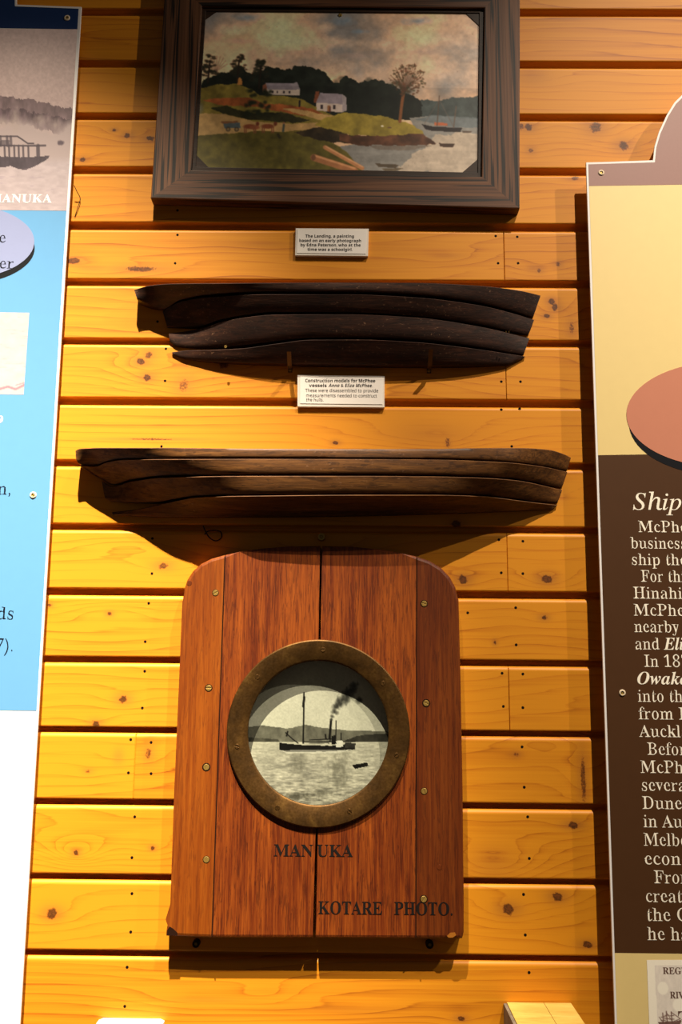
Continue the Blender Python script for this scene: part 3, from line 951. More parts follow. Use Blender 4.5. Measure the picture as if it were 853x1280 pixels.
# ------------------------------------------------------------------ half hull models
def curve3(pts, n, bscale=1.0):
    """smooth (px,py,b) curve -> n world points at their own stand-off from the wall"""
    P = np.array(pts, float)
    x = P[:, 0]
    xs = x[0] + (x[-1] - x[0]) * (0.5 - 0.5 * np.cos(np.pi * np.linspace(0, 1, n)))
    out = [xs]
    for c in (1, 2):
        y = P[:, c]
        h = np.diff(x); dl = np.diff(y) / h
        m = np.zeros(len(x))
        for i in range(1, len(x) - 1):
            if dl[i - 1] * dl[i] > 0:
                w1, w2 = 2 * h[i] + h[i - 1], h[i] + 2 * h[i - 1]
                m[i] = (w1 + w2) / (w1 / dl[i - 1] + w2 / dl[i])
        m[0], m[-1] = dl[0], dl[-1]
        k = np.clip(np.searchsorted(x, xs, 'right') - 1, 0, len(x) - 2)
        t = (xs - x[k]) / h[k]
        out.append((2 * t ** 3 - 3 * t ** 2 + 1) * y[k] + (t ** 3 - 2 * t ** 2 + t) * h[k] * m[k] + (-2 * t ** 3 + 3 * t ** 2) * y[k + 1] + (t ** 3 - t ** 2) * h[k] * m[k + 1])
    return np.array([at(a, b, -max(0.004, c * bscale)) for a, b, c in zip(*out)])


def lift(top, bot, mat, parent, bs, label=None, n=110):
    A, B = curve3(top, n, bs), curve3(bot, n, bs)
    bm = bmesh.new()
    secs = []
    for a, b in zip(A, B):
        e = min(0.0014, (a[2] - b[2]) * 0.2)
        e = max(e, 0.0002)
        bulge = 0.03 * (a[2] - b[2])
        s = [(a[0], -0.0012, a[2]), (a[0], min(a[1] + e, -0.002), a[2]), (a[0], a[1], a[2] - e)]
        for t in (0.25, 0.5, 0.75):
            q = a * (1 - t) + b * t
            s.append((q[0], q[1] - bulge * 4 * t * (1 - t), q[2]))
        s += [(b[0], b[1], b[2] + e), (b[0], min(b[1] + e, -0.002), b[2]), (b[0], -0.0012, b[2])]
        secs.append([bm.verts.new(v) for v in s])
    for s, t in zip(secs, secs[1:]):
        for k in range(len(s)):
            j = (k + 1) % len(s)
            bm.faces.new((s[k], t[k], t[j], s[j]))
    bm.faces.new(secs[0]); bm.faces.new(list(reversed(secs[-1])))
    o = part_bm('hull_lift', bm, mat, parent)
    o.data.polygons.foreach_set('use_smooth', [True] * len(o.data.polygons))
    o.data.set_sharp_from_angle(angle=math.radians(40))
    if label: o['label'] = label
    return o


ha = thing('half_hull_model', 'short blackened half hull model of four separated planks under the painting', 'ship model', at(430, 440, 0))
A_SPEC = [
    ([(168, 362, .040), (185, 357, .052), (215, 354.3, .065), (300, 353.5, .085), (430, 353, .094), (520, 353.3, .09), (600, 357, .07), (650, 363, .04), (676, 369, .012)],
     [(171, 373, .040), (188, 381, .028), (204, 386, .012), (225, 374.5, .035), (260, 368, .058), (340, 363.6, .083), (430, 363.6, .092), (520, 367.5, .085), (600, 378, .058), (640, 388, .032), (667, 396.5, .008)]),
    ([(203.5, 388.5, .006), (225, 377, .032), (260, 371, .056), (340, 367.6, .08), (430, 367.6, .088), (520, 371.5, .082), (600, 381.5, .055), (640, 391, .03), (668, 399.5, .008)],
     [(209, 409, .006), (240, 409.4, .010), (253, 407.5, .018), (272, 400, .034), (300, 394, .05), (345, 389.3, .064), (430, 389.6, .072), (520, 394.5, .064), (600, 405.5, .04), (640, 414, .02), (661, 418.5, .006)]),
    ([(211, 416.5, .006), (235, 413.5, .012), (250, 410.5, .02), (275, 402.5, .035), (300, 397.5, .048), (345, 393, .062), (430, 392.6, .07), (520, 396.6, .062), (600, 408, .04), (662, 422.5, .006)],
     [(213, 428, .005), (220, 432.5, .006), (240, 434, .012), (290, 432, .028), (330, 427.5, .042), (390, 421.5, .052), (430, 421, .056), (520, 424, .05), (600, 434, .03), (640, 441, .012), (655, 443.5, .006)]),
    ([(215, 440, .005), (235, 437.7, .012), (258, 437.3, .02), (300, 435.5, .03), (345, 429.5, .043), (390, 424.5, .051), (450, 424.3, .055), (520, 427.5, .05), (600, 436.6, .03), (657, 445.3, .006)],
     [(216, 443, .005), (228, 447.5, .007), (250, 450.5, .010), (275, 452.3, .014), (345, 454, .022), (450, 455.2, .026), (560, 456.5, .022), (635, 455.5, .010), (650, 450.5, .005)]),
]
for t_, b_ in A_SPEC: lift(t_, b_, M['hull_dark'], ha, 0.87)
screw('screw', 282, 433.5, -0.036, 0.0030, M['brass'], ha, 0.5)
for x in (633, 636.5): screw('screw', x, 415, -0.045, 0.0013, M['brass'], ha, 0.2)

hb = thing('half_hull_model', 'long brown half hull model with thin seams just above the porthole board', 'ship model', at(405, 630, 0))
B1 = [(98, 580.5, .034), (119, 582, .030), (133, 577, .045), (155, 573.6, .06), (226, 573, .091), (324, 572.8, .110), (450, 573, .117), (540, 573.6, .113), (631, 577, .085), (679, 582.4, .045), (709.5, 589, .008)]
B2 = [(127, 600, .008), (141, 606.6, .012), (164, 600.5, .03), (203, 595.5, .064), (324, 593.6, .104), (450, 593.6, .113), (540, 594.2, .108), (606, 596, .085), (645, 599, .06), (703, 611, .006)]
B3 = [(140, 628, .005), (165, 628.8, .012), (192, 628.4, .022), (220, 624, .038), (243, 620.6, .055), (282, 619, .076), (324, 618.4, .089), (450, 617.3, .098), (540, 617.3, .094), (603, 619, .064), (645, 623.8, .04), (670, 627, .022), (697, 630, .005)]
sh = lambda c, d: [(x, y + d, b) for x, y, b in c]
B_SPEC = [
    ([(94.5, 563, .040), (100, 560.5, .046), (130, 559.5, .062), (200, 559.5, .088), (300, 560.5, .108), (420, 561, .115), (540, 561, .112), (600, 560, .1), (650, 559.8, .078), (688, 562.3, .045), (705, 567.3, .024), (714, 571.5, .010)],
     [(95, 574, .040), (98, 579, .037)] + sh(B1[1:], -0.8)),
    (sh(B1, 0.7), [(119, 594.5, .016)] + sh(B2, -1.4)),
    ([(127.5, 601.3, .006)] + sh(B2[1:], 1.2), [(131, 622, .005)] + sh(B3, -1.1)),
    ([(140, 640, .005), (168, 637, .012), (195, 631.5, .022), (220, 626, .037)] + sh(B3[4:], 1.1),
     [(141, 643.5, .005), (200, 645.8, .010), (324, 645, .02), (450, 643, .025), (560, 640.5, .022), (640, 638.5, .012), (690, 637, .005)]),
]
squash = lambda c: [(x, y, b if b < .09 else .09 + (b - .09) * .5) for x, y, b in c]
for t_, b_ in B_SPEC: lift(squash(t_), squash(b_), M['hull_brown'], hb, 1.02)

for lab, px, y0, y1, bb in (('small metal strip bracket under the upper hull model, nearer its left end', 363, 440, 465.5, .021), ('small metal strip bracket under the upper hull model, nearer its right end', 536.5, 437, 466.5, .021)):
    o = thing('support_bracket', lab, 'bracket', at(px, y1, 0), 'strip brackets holding up the upper hull model')
    k = px_size(px, 450, 0)
    x0 = at(px, y1, 0)[0]; w = 0.0042
    bt = 0.049; zt = at(px, y0, -bt)[2]; zl = at(px, 455.5, -bb)[2] - 0.0018
    zp = at(px, y1, -0.002)[2]
    bm = bmesh.new()
    prof = [(-0.0004, zp), (-0.0004, zl), (-bb, zl), (-bt, zt), (-bt - 0.002, zt), (-bb - 0.002, zl - 0.002), (-0.0024, zl - 0.002), (-0.0024, zp)]
    lv = [bm.verts.new((x0 - w, y, z)) for y, z in prof]; rv = [bm.verts.new((x0 + w, y, z)) for y, z in prof]
    bm.faces.new(lv); bm.faces.new(list(reversed(rv)))
    for i in range(len(prof)):
        j = (i + 1) % len(prof)
        bm.faces.new((lv[i], rv[i], rv[j], lv[j]))
    part_bm('strip', bm, M['steel'], o)
    screw('screw', px, y1 - 3.0, -0.0024, 0.0032, M['brass'], o, 0.8)

# ------------------------------------------------------------------ porthole board
T = 0.034
pb = thing('porthole_board', 'red varnished plank board with arched top, brass porthole ring and a ship photograph', 'porthole board', at(395, 1170, 0))
YF = -T
L_edge = [(207, 1170.5), (207.5, 1163), (211.5, 1150), (213, 1130), (218, 985), (224, 850), (228, 752)]
ARC_L = [(229.5, 738), (233.5, 725), (241, 713.5), (251, 704.5), (264, 698), (281, 693.3)]
TOP_L = [(300, 689.5), (330, 685.5), (365, 682.8), (400.3, 682)]
TOP_R = [(403, 682), (440, 683.3), (475, 687), (500, 691), (521, 695)]
ARC_R = [(538, 701), (552, 709.5), (563, 721), (570, 734), (574, 750)]
R_edge = [(576, 850), (578.5, 985), (580, 1130), (580.5, 1167), (578.5, 1174)]
cL = at(283.3, 917.5, YF - 0.006); cR = at(512.7, 917.5, YF - 0.006)
RC = ((cL[0] + cR[0]) / 2, (at(398, 798.5, YF - 0.006)[2] + at(398, 1036.5, YF - 0.006)[2]) / 2)
RO = (cR[0] - cL[0]) / 2
RI = RO * 176.5 / 229.5
RH = RI + 0.006   # bored hole in the planks
cols = {'l': lambda y: 281 - (y - 694) * 16 / 476.0, 'c0': lambda y: 400.3 - (y - 681) * 9 / 490.0, 'c1': lambda y: 403.2 - (y - 681) * 7.4 / 490.0, 'r': lambda y: 521 - (y - 695) * 1 / 479.0}
w = lambda px, py: XZ(px, py, YF)


def arc(a0, a1, n=40):
    return [(RC[0] + RH * math.cos(a0 + (a1 - a0) * k / n), RC[1] + RH * math.sin(a0 + (a1 - a0) * k / n)) for k in range(n + 1)]


pls = []
# left narrow plank
poly = [w(*p) for p in L_edge + ARC_L]; ed = [True] * (len(poly) - 1)
poly += [w(264.6, 1173)]; ed += [False, True]
pls.append((poly, ed, 'plank_orange'))
# middle left plank (half of the bored hole on its right edge)
xc0 = RC[0] - 0.0022; aT = math.acos((xc0 - RC[0]) / RH)
poly = [w(265.6, 1173), w(281.8, 693.2)] + [w(*p) for p in TOP_L]
ed = [False] + [True] * (len(TOP_L))
a_ = arc(aT, 2 * math.pi - aT)
poly += a_ + [w(391.0, 1173.3)]
ed += [False] * (len(a_) + 1) + [True]
pls.append((poly, ed, 'plank_red'))
# middle right plank
b0 = math.acos(0.0022 / RH)
a_ = arc(-b0, b0)
poly = [w(394.8, 1173.3)] + a_ + [w(*p) for p in TOP_R] + [w(519.6, 1174)]
ed = [False] * (len(a_) + 1) + [True] * (len(TOP_R) - 1) + [False, True]
pls.append((poly, ed, 'plank_red'))
# right narrow plank
poly = [w(520.5, 1174), w(521.8, 695.3)] + [w(*p) for p in ARC_R + R_edge]
ed = [False] + [True] * (len(ARC_R) + len(R_edge) + 1)
pls.append((poly, ed, 'plank_brown'))
for poly, ed, mk in pls:
    prism('plank', poly, YF, -0.0006, M[mk], pb, 0.0065, ed, 3)
for xs_, in ((( (281.4, 693.3), (265.1, 1172.4) ),), (((521.4, 695.2), (520.0, 1173.4)),)):
    (xa, ya), (xb, yb_) = xs_
    prism('seam_light_stop', [w(xa - 0.75, ya + 2.5), w(xa + 0.75, ya + 2.5), w(xb + 0.75, yb_ - 1), w(xb - 0.75, yb_ - 1)], YF - 0.0003, -0.002, M['inside'], pb)  # dark seam line; strip added to stop light passing between the planks
lathe('light_stop_sleeve', [(RI + 0.0047, YF + 0.0005), (RI + 0.0058, YF + 0.0005), (RI + 0.0058, -0.003), (RI + 0.0047, -0.003)], RC[0], RC[1], M['inside'], pb, 96)  # added tube behind the ring, blocks light coming through the plank crack
lathe('porthole_ring', [(RO, YF - 0.0002), (RO, YF - 0.0046), (RO - 0.0022, YF - 0.0065), (RI + 0.003, YF - 0.0065), (RI, YF - 0.0045), (RI, YF + 0.004), (RI + 0.0045, YF + 0.004), (RI + 0.0045, YF - 0.0002)],
      RC[0], RC[1], M['brass_old'], pb, 128)
ring = [c for c in pb.children if c.name.startswith('porthole_ring')][0]
for i, (x, y) in enumerate([(404, 812), (322, 846), (479, 854), (296.5, 933), (496, 944), (347, 1009.5), (437, 1014)]):
    screw('screw', x, y, YF - 0.0064, 0.0046, M['brass_old'], ring, 0.2 + i * 0.9, rise=0.0008)
YPH = -0.0135
q_ = Pic(240, 240, (125, 140, 715, 755))
q_.img[:] = (216, 214, 188)
q_.img *= (0.95 + 0.1 * q_.noise(5, 5, 4, 3))[..., None]
q_.blob(180, 300, 120, 90, (196, 192, 166), 0.9, .5)
q_.poly([(100, 428), (200, 420), (300, 432), (370, 417), (440, 430), (545, 440), (620, 440), (740, 446), (740, 484), (100, 484)], (128, 126, 108), .18, 3, 5)
q_.poly([(520, 478), (560, 462), (610, 455), (740, 446), (740, 484), (520, 484)], (70, 68, 58), .35, 4, 5)
q_.poly([(100, 462), (260, 474), (270, 484), (100, 484)], (92, 90, 76), .3, 4, 5)
sea = np.clip((q_.Y - 482) / 3, 0, 1)
rip = q_.noise(26, 110, 3, 21); rip2 = q_.noise(4, 10, 3, 22)
depth = np.clip((q_.Y - 482) / 270, 0, 1)
v = 206 - 34 * depth + (rip - 0.5) * (40 + 130 * depth) + (rip2 - 0.5) * 50
q_.img = q_.img * (1 - sea[..., None]) + np.stack([v, v * 0.985, v * 0.86], -1) * sea[..., None]
for x, y, rx, ry, a in ((340, 560, 40, 60, .35), (500, 600, 45, 80, .45), (330, 692, 90, 16, .8), (430, 680, 60, 14, .5), (480, 735, 90, 20, .4)):
    q_.blob(x, y, rx, ry, (96, 94, 78), .9, a, 1.4, int(x))
sm = [(468, 398, 6), (472, 385, 9), (480, 368, 13), (488, 350, 16), (500, 332, 20), (514, 316, 24), (530, 298, 24), (548, 280, 20), (556, 262, 16), (578, 322, 14)]
for i, (x, y, r) in enumerate(sm): q_.blob(x, y, r * 1.25, r * 1.1, (44, 44, 38), .8, .75, 1.0, i)
dk = (34, 32, 28)
q_.poly([(266, 486), (300, 490), (360, 496), (470, 498), (520, 492), (562, 490), (560, 514), (470, 520), (300, 522), (268, 514)], dk, .2, 5, 3)
q_.poly([(268, 516), (560, 512), (480, 527), (300, 527)], (226, 224, 200), 0, 1, 4, 30, 20, .6)
q_.line([(363, 293), (360, 488)], 6, dk); q_.line([(364, 310), (360, 345)], 9, dk); q_.line([(292, 448), (318, 472), (340, 488)], 4, dk); q_.line([(300, 444), (296, 460)], 6, dk)
q_.line([(467, 404), (461, 480)], 9, dk); q_.line([(487, 402), (485, 474)], 4, dk); q_.line([(506, 450), (506, 480)], 4, dk); q_.line([(446, 456), (448, 476)], 6, dk)
q_.poly([(384, 478), (460, 474), (460, 490), (384, 490)], (150, 148, 128), .3, 8, 3); q_.line([(384, 477), (470, 472)], 4, dk); q_.line([(360, 484), (560, 482)], 4, dk)
q_.poly([(484, 480), (512, 478), (514, 502), (486, 504)], (222, 220, 198)); q_.poly([(470, 460), (486, 458), (488, 492), (470, 494)], dk)
q_.poly([(520, 486), (560, 488), (560, 506), (522, 506)], (70, 68, 60), .3, 5)
q_.poly([(548, 572), (606, 562), (612, 576), (560, 588)], dk, .3, 6, 3)
q_.img = 255 * (np.clip(q_.img / 255, 0, 1) ** 1.3) * np.array([0.88, 0.89, 0.98]) * (0.93 + 0.14 * q_.noise(110, 110, 2, 77))[..., None]
cxw, czw, rr_ = RC[0], RC[1], RI + 0.004
def corner(cx, cy): return at(270 + cx * .3048, 780 + cy * .3048, YPH)
q_.mesh('photograph', [corner(110, 125), corner(735, 125), corner(735, 775), corner(110, 775)], M['photo'], pb,
        mask=lambda c: (c[:, 0] - cxw) ** 2 + (c[:, 2] - czw) ** 2 < rr_ ** 2)
lathe('glass_pane', [(0, YF + 0.0015), (RI + 0.003, YF + 0.0015), (RI + 0.003, YF + 0.0035), (0, YF + 0.0035)], RC[0], RC[1], M['glass'], pb, 64, closed=False)
k_ = px_size(395, 1060, YF)
lettering_each([('MAN', 'bold', 342.3, 1070, 14.0 * k_, 391.3), ('UKA', 'bold', 396.3, 1070.4, 14.0 * k_, 441.3)], YF - 0.0005, M['black_paint'], pb)
lettering_each([('KOTARE', 'bold', 398, 1142.3, 14.8 * k_, 478), ('PHOTO.', 'bold', 493, 1143.2, 14.8 * k_, 566)], YF - 0.0005, M['black_paint'], pb)
for i, (x, y) in enumerate([(269.5, 741), (261, 860), (258, 959), (258, 1074.5), (530.5, 754.6), (533, 879), (530.5, 989), (530, 1124)]):
    c = at(x, y, YF)
    lathe('screw_hole', [(0, YF - 0.0001), (0.0068 + 0.0006 * (i % 3), YF - 0.0001), (0.0068, YF + 0.001)], c[0], c[2], M['inside'], pb, 9 + i % 4, closed=False, smooth=False)
    s = screw('screw', x, y, YF - 0.0002, 0.0056, M['brass_dull'], pb, (0.5, 0.0, 1.2, 1.4, -.3, 2.7, 2.0, 1.0)[i], rise=0.0007)
for x, y in ((237, 729), (550, 1084)):
    c = at(x, y, YF)
    lathe('wood_plug', [(0, YF - 0.0004), (0.0046, YF - 0.0004), (0.005, YF + 0.0005)], c[0], c[2], M['plank_brown'], pb, 16, closed=False)
for x, y, r in ((402, 671, 0.0072), (245, 1180, 0.0068), (537.5, 1181, 0.0072)):
    p = at(x, y, -0.012)
    t = lathe('hanging_tab', [(0, -0.011), (r * .45, -0.011), (r * .5, -0.0135), (r * .95, -0.0135), (r, -0.012), (r, -0.0006), (0, -0.0006)], p[0], p[2], M['brass'] if y < 800 else M['iron'], pb, 28, closed=False)
    screw('screw', x, y, -0.0115, r * .42, M['brass'], t, 0.5)
prism('burnt_corner', [XZ(*p, YF) for p in ((208.5, 1169.5), (209, 1163), (212, 1158), (217, 1161), (222, 1166), (222, 1169.5))], YF - 0.0005, YF + 0.004, M['inside'], pb)
prism('end_scar', [XZ(*p, YF) for p in ((559, 1170), (563, 1166), (569, 1165.5), (570.5, 1169), (566, 1172), (561, 1172))], YF - 0.0004, YF + 0.001, M['scar'], pb)

# ------------------------------------------------------------------ information panels
def band(name, pts, Y, mat, parent, th=0.0004):
    return prism(name, [XZ(x, y, Y) for x, y in pts], Y - th, Y, mat, parent)


def ellipse(cx, cy, a, b, n=72, a0=0.0, a1=2 * math.pi):
    return [(cx + a * math.cos(a0 + (a1 - a0) * k / n), cy + b * math.sin(a0 + (a1 - a0) * k / n)) for k in range(n)]


DL = 0.026
lp = thing('information_panel', 'tall blue and white information panel with a ship photograph at the left', 'panel', at(0, 1280, 0))
le = lambda y: 25 + (1280 - y) * 0.0598
lw = lambda y: le(y) - 2.6          # printed area stops just short of the panel's white edge
YL = -DL
LX = -330
prism('board', [XZ(x, y, YL) for x, y in ((20.5, -70), (20.5, 6), (101.8, 8.6), (le(640), 640), (le(1480), 1480), (LX - 100, 1480), (LX, -70))], YL, YL + 0.004, M['panel_white'], lp, 0.0005)
band('heading_band', [(18.5, -68), (18.5, 8), (lw(10), 11), (lw(36), 36.6), (LX, 30), (LX, -68)], YL, M['navy'], lp)
g_ = Pic(190, 230, (-60, 36, 100, 263))
tt = np.clip((g_.Y - 36) / 100, 0, 1)[..., None]
g_.img = np.array([236, 210, 206]) * (1 - tt) + np.array([174, 152, 150]) * tt  # tones painted brighter at top, darker below, offsetting the key spotlight's falloff
g_.img *= (0.93 + 0.14 * g_.noise(60, 80, 3, 2))[..., None]
g_.poly([(-60, 96), (0, 122), (40, 126), (100, 138), (100, 158), (60, 152), (-60, 150)], (112, 94, 98), .2, 3, 6)
g_.poly([(-60, 138), (20, 138), (50, 142), (100, 150), (100, 172), (70, 166), (40, 158), (-60, 152)], (92, 76, 82), .35, 4, 9)
wt = np.clip((g_.Y - 150 - (g_.noise(7, 7, 4, 8) - 0.5) * 30) / 14, 0, 1)[..., None]
g_.img = g_.img * (1 - wt) + np.array([160, 144, 144]) * wt
for x, y, rx, ry in ((24, 150, 9, 22), (60, 152, 14, 9), (78, 158, 12, 9), (5, 155, 16, 8)): g_.blob(x, y, rx, ry, (158, 142, 138), .9, .7, .8, int(x))
g_.blob(86, 180, 6, 3.5, (88, 76, 84), .5, 1, .8); g_.blob(52, 152, 8, 5, (110, 94, 96), .8, .7, .9)
wt = np.clip((g_.Y - 196) / 10, 0, 1)[..., None]
g_.img = g_.img * (1 - wt) + np.array([166, 152, 156]) * (0.92 + 0.16 * g_.noise(16, 60, 3, 12))[..., None] * wt
hc = (70, 61, 68)
g_.poly([(-60, 196), (0, 197), (45, 198), (73, 196), (68, 202), (52, 210), (40, 214), (26, 212), (20, 209), (0, 212), (-60, 212)], hc, .2, 6, 2.5)
g_.line([(-60, 173), (28, 172.5), (34, 176), (42, 181), (50, 181)], 1.8, hc); g_.line([(-60, 184), (40, 184), (66, 183.5)], 2.2, hc)
for x in (-30, -10, 2, 11, 17, 24, 30, 36, 43, 56): g_.line([(x, 184), (x + 1, 198)], 2.6 if x < 50 else 5, hc, .85)
for x in (-20, 5, 14, 19): g_.line([(x, 173), (x + 1, 184)], 3.5, hc, .7)
g_.poly([(2, 178), (18, 177), (18, 184), (2, 184)], hc, .3, 7, 3, 30, 20, .6)
for k in range(26): g_.blob(random.uniform(-40, 95), random.uniform(210, 260), random.uniform(2, 8), random.uniform(.5, 1.3), (150, 136, 146), .8, .7, .8, k)
def lq(x, y): return at(x, y, YL - 0.0006)
g_.mesh('photograph', [lq(-60, 35.5), lq(lw(36.6), 36.6), lq(lw(263), 263.4), lq(-60, 262)], M['print'], lp)
band('colour_field', [(lw(263), 263.6), (lw(600), 600), (lw(888), 888.4), (LX - 60, 884), (LX, 258)], YL, M['sky_blue'], lp)
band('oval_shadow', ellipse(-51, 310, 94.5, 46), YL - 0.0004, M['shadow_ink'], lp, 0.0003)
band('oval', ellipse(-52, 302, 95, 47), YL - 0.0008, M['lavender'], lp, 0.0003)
s_ = Pic(80, 90, (-20, 391, 37, 493))
s_.img[:] = (182, 170, 172)
s_.img *= (0.94 + 0.1 * s_.noise(6, 20, 4, 4))[..., None]
for k in range(30): s_.blob(random.uniform(-20, 36), random.uniform(395, 460), random.uniform(3, 10), random.uniform(.4, 1.1), (164, 142, 152), .8, .7, .8, k)
s_.line([(-20, 492), (6, 486), (16, 483), (26, 486), (36, 481)], 3, (150, 106, 120), .8); s_.line([(26, 481), (36, 478)], 1.6, (160, 120, 132), .8)
s_.mesh('photograph', [lq(-20, 390), lq(36.6, 391), lq(29.6, 493.3), lq(-26, 492.6)], M['print'], lp)
kl = px_size(20, 300, YL)
lettering([('MANUKA', 'bold', -14, 253, 11.2 * kl, 64.5)], YL - 0.0009, M['white_ink'], lp, label='white capitals on the ship photograph')
lettering_each([('e', 'regular', -1.5, 303.2, 14.5 * kl, None), ('er', 'regular', -1.0, 335.5, 14.5 * kl, None)], YL - 0.0013, M['navy_ink'], lp)
lettering([('9', 'sansbold', -3.2, 528.5, 9.0 * kl, None)], YL - 0.0007, M['white_ink'], lp)
kl2 = px_size(10, 700, YL)
lettering_each([('n,', 'regular', -3.5, 618, 16.0 * kl2, None), ('ds', 'regular', -3.5, 774, 15.5 * kl2, None), ('7).', 'regular', -7, 814, 15.5 * kl2, None)], YL - 0.0007, M['navy_ink'], lp)
for x, y in ((84, 22.5), (41.5, 619)):
    cup_screw('fixing', x, y, YL - 0.0004, 0.0066, (M['ivory'], M['brass']), lp)
    c = at(x, y, YL)
    lathe('spacer', [(0, YL + 0.0041), (0.009, YL + 0.0041), (0.009, -0.0004), (0, -0.0004)], c[0], c[2], M['card'], lp, 20, closed=False)

DR = 0.040
YR = -DR
rp = thing('information_panel', 'tall gold and brown information panel headed with italic lettering at the right', 'panel', at(850, 1280, 0))
re_ = lambda y: 733 + (y - 203) * 36 / 1075.0
rw = lambda y: re_(y) + 2.8
RX = 1180
topc = [(817, 200.6), (818.7, 183), (824, 165.5), (834, 143.6), (843.6, 128), (853, 118.7), (880, 100), (920, 85), (970, 80), (1020, 85), (1062, 102), (1098, 130), (1120, 165), (1124, 196)]
prism('board', [XZ(x, y, YR) for x, y in [(733, 203)] + topc + [(RX, 195), (RX + 40, 1480), (re_(1480), 1480)]], YR, YR + 0.004, M['panel_white'], rp, 0.0005)
topi = [(819.2, 203), (821, 184), (826.2, 166.7), (836, 145), (845.4, 130), (854.6, 121), (880.5, 102.6), (920, 87.8), (970, 82.8), (1020, 87.8), (1061, 104.6), (1096, 132), (1117.4, 166), (1121.4, 198.6)]
band('heading_band', [(rw(205), 205.5)] + topi + [(RX - 3, 198), (RX - 3, 226), (rw(232), 232.5)], YR, M['mauve'], rp)
band('colour_field', [(rw(232), 232.8), (RX - 3, 226.3), (RX + 8, 562), (rw(569), 569)], YR, M['gold'], rp)
band('text_field', [(rw(569), 569.3), (RX + 8, 562.3), (RX + 28, 1196), (rw(1191), 1191)], YR, M['brown'], rp)
band('colour_field', [(rw(1191), 1191.3), (RX + 28, 1196.3), (RX + 38, 1478), (rw(1478), 1478)], YR, M['gold'], rp)
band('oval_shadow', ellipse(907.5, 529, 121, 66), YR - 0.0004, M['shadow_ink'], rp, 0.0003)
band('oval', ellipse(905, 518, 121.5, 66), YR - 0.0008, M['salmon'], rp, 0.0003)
kr = px_size(820, 665, YR)
HC, BC = 21.0 * kr, 14.4 * kr
lettering([('Shipb', 'italic', 791.8, 637, HC, 869)], YR - 0.0007, M['cream_ink'], rp, 'lettering', 'larger italic heading letters')
TXT = [('McPhe', 'regular', 798.6, 665, 859.5), ('business', 'regular', 789, 685.4, 858), ('ship the', 'regular', 790.5, 706, 859), ('For thi', 'regular', 802, 727, 857), ('Hinahin', 'regular', 792.4, 748, 865),
       ('McPhe', 'regular', 793, 769.4, 856), ('nearby', 'regular', 793.6, 790, 849.5), ('and', 'regular', 795, 811.6, 825), ('Eli', 'bolditalic', 830.3, 812, 855.5), ('In 187', 'regular', 806, 833.4, 862),
       ('Owake', 'bolditalic', 797.4, 855, 859.5), ('into the', 'regular', 798, 877, 863), ('from D', 'regular', 799, 899, 863), ('Auckla', 'regular', 799.6, 921, 862), ('Befor', 'regular', 810, 943.5, 858),
       ('McPh', 'regular', 801.5, 966, 855), ('severa', 'regular', 803, 988.5, 858), ('Duned', 'regular', 803.6, 1011, 865), ('in Au', 'regular', 805, 1034, 853.5), ('Melbo', 'regular', 805.5, 1057, 860),
       ('econo', 'regular', 806.5, 1080.6, 863), ('From', 'regular', 818.4, 1104, 868), ('create', 'regular', 808.4, 1127.5, 863), ('the C', 'regular', 809, 1151, 861), ('he ha', 'regular', 810, 1175, 862)]
lettering([(s, st, x, y, BC, rx) for s, st, x, y, rx in TXT], YR - 0.0007, M['cream_ink'], rp, label='cream serif text lines')
d_ = Pic(120, 160, (809, 1200, 900, 1330))
d_.img[:] = (252, 244, 226)
d_.poly([(818.5, 1207), (905, 1208), (905, 1335), (821, 1335)], (232, 222, 210), .05, 3)
d_.blob(828, 1236, 7.5, 9, (250, 243, 226), .2); d_.blob(847.5, 1257, 9, 9.5, (251, 244, 228), .2)
sp = (112, 82, 74)
d_.poly([(820, 1278), (842, 1277), (850, 1275), (846, 1284), (824, 1286)], sp, .2, 4)
for x, h in ((826.5, 1267), (831, 1265), (837, 1265.5)): d_.line([(x, h), (x + .6, 1279)], 1.3, sp); d_.line([(x - 2, h + 5), (x + 3, h + 4.5)], 1.0, sp); d_.line([(x - 2.4, h + 9), (x + 3, h + 9)], 1.0, sp)
d_.line([(837, 1266), (848, 1274), (838, 1278)], .9, sp); d_.line([(822, 1272), (826, 1278)], .9, sp); d_.line([(831, 1266), (837, 1276)], .7, sp)
def rq(x, y): return at(x, y, YR - 0.0009)
d_.mesh('document', [rq(809, 1200), rq(900, 1199.5), rq(906, 1330), rq(814, 1330)], M['print'], rp)
lettering_each([('REGU', 'bold', 829.3, 1217.3, 7.4 * kr * 0.95, 860), ('RIV', 'bold', 838.3, 1247.8, 7.4 * kr * 0.95, 856), ('T', 'bold', 849, 1284, 17 * kr, None)], YR - 0.0012, M['sepia_ink'], rp, label='sepia letters on the old notice')
for x, y in ((752, 216), (778.3, 866)):
    cup_screw('fixing', x, y, YR - 0.0004, 0.0062, (M['ivory'], M['brass']), rp)
    c = at(x, y, YR)
    lathe('spacer', [(0, YR + 0.0041), (0.009, YR + 0.0041), (0.009, -0.0004), (0, -0.0004)], c[0], c[2], M['card'], rp, 20, closed=False)

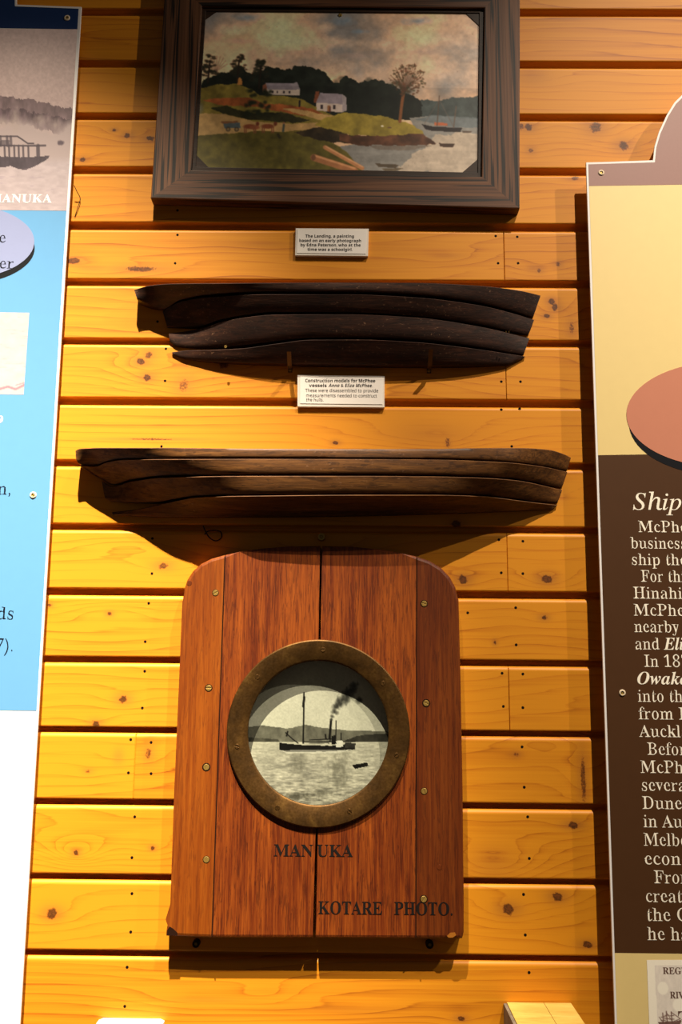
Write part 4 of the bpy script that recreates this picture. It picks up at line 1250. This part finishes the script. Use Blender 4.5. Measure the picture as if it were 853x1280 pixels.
# ------------------------------------------------------------------ timber block, wires
wb = thing('timber_block', 'pale sawn timber block at the bottom edge beside the right panel', 'block', at(672, 1330, 0))
A = at(634, 1254.2, -0.001); Bp = at(714, 1252.3, -0.001)
zt = (A[2] + Bp[2]) / 2
bm = bmesh.new()
xm = at(680, 1253, 0)[0]
DEP = 0.105
add_prism(bm, [(A[0], zt), (xm - 0.0004, zt - 0.0002), (xm - 0.0004, zt - 0.25), (A[0], zt - 0.25)], -DEP, -0.001, 0.0015)
add_prism(bm, [(xm + 0.0004, zt), (Bp[0], zt), (Bp[0], zt - 0.25), (xm + 0.0004, zt - 0.25)], -DEP, -0.001, 0.0015)
part_bm('block', bm, M['pale_wood'], wb)
prism('side_strip', [(A[0] - 0.006, zt - 0.002), (A[0] - 0.0005, zt - 0.002), (A[0] - 0.0005, zt - 0.25), (A[0] - 0.006, zt - 0.25)], -DEP * 0.95, -0.001, M['flank'], wb, 0.001)['label'] = 'grey weathered strip'  # grey strip laid along the block's left side


def wire(name, label, cat, pts, r, mat):
    bm = bmesh.new()
    P = [Vector(at(x, y, Y)) for x, y, Y in pts]
    Q = []
    for i in range(len(P) - 1):
        p0, p1, p2, p3 = P[max(i - 1, 0)], P[i], P[i + 1], P[min(i + 2, len(P) - 1)]
        for k in range(8):
            t = k / 8
            Q.append(0.5 * ((2 * p1) + (p2 - p0) * t + (2 * p0 - 5 * p1 + 4 * p2 - p3) * t * t + (3 * p1 - p0 - 3 * p2 + p3) * t ** 3))
    Q.append(P[-1])
    add_tube(bm, Q, r, 8)
    o = part_bm(name, bm, mat)
    o.data.polygons.foreach_set('use_smooth', [True] * len(o.data.polygons))
    return tag(o, label, cat)


wire('bent_wire', 'thin bent wire sticking out beside the blue panel edge', 'wire', [(92.5, 231.5, -0.018), (96, 239, -0.012), (100.3, 248.5, -0.004), (97, 260, -0.0035), (93.6, 271, -0.0012)], 0.0008, M['iron'])
wire('wire_loop', 'small dark wire loop on the boards in the shade under the long brown hull', 'wire', [(254, 657, -0.001), (257, 664, -0.004), (262, 672, -0.004), (270, 676, -0.004), (277, 672, -0.004), (276, 665, -0.004), (268, 663, -0.004), (260, 664, -0.003), (256, 668, -0.001)], 0.0012, M['iron'])
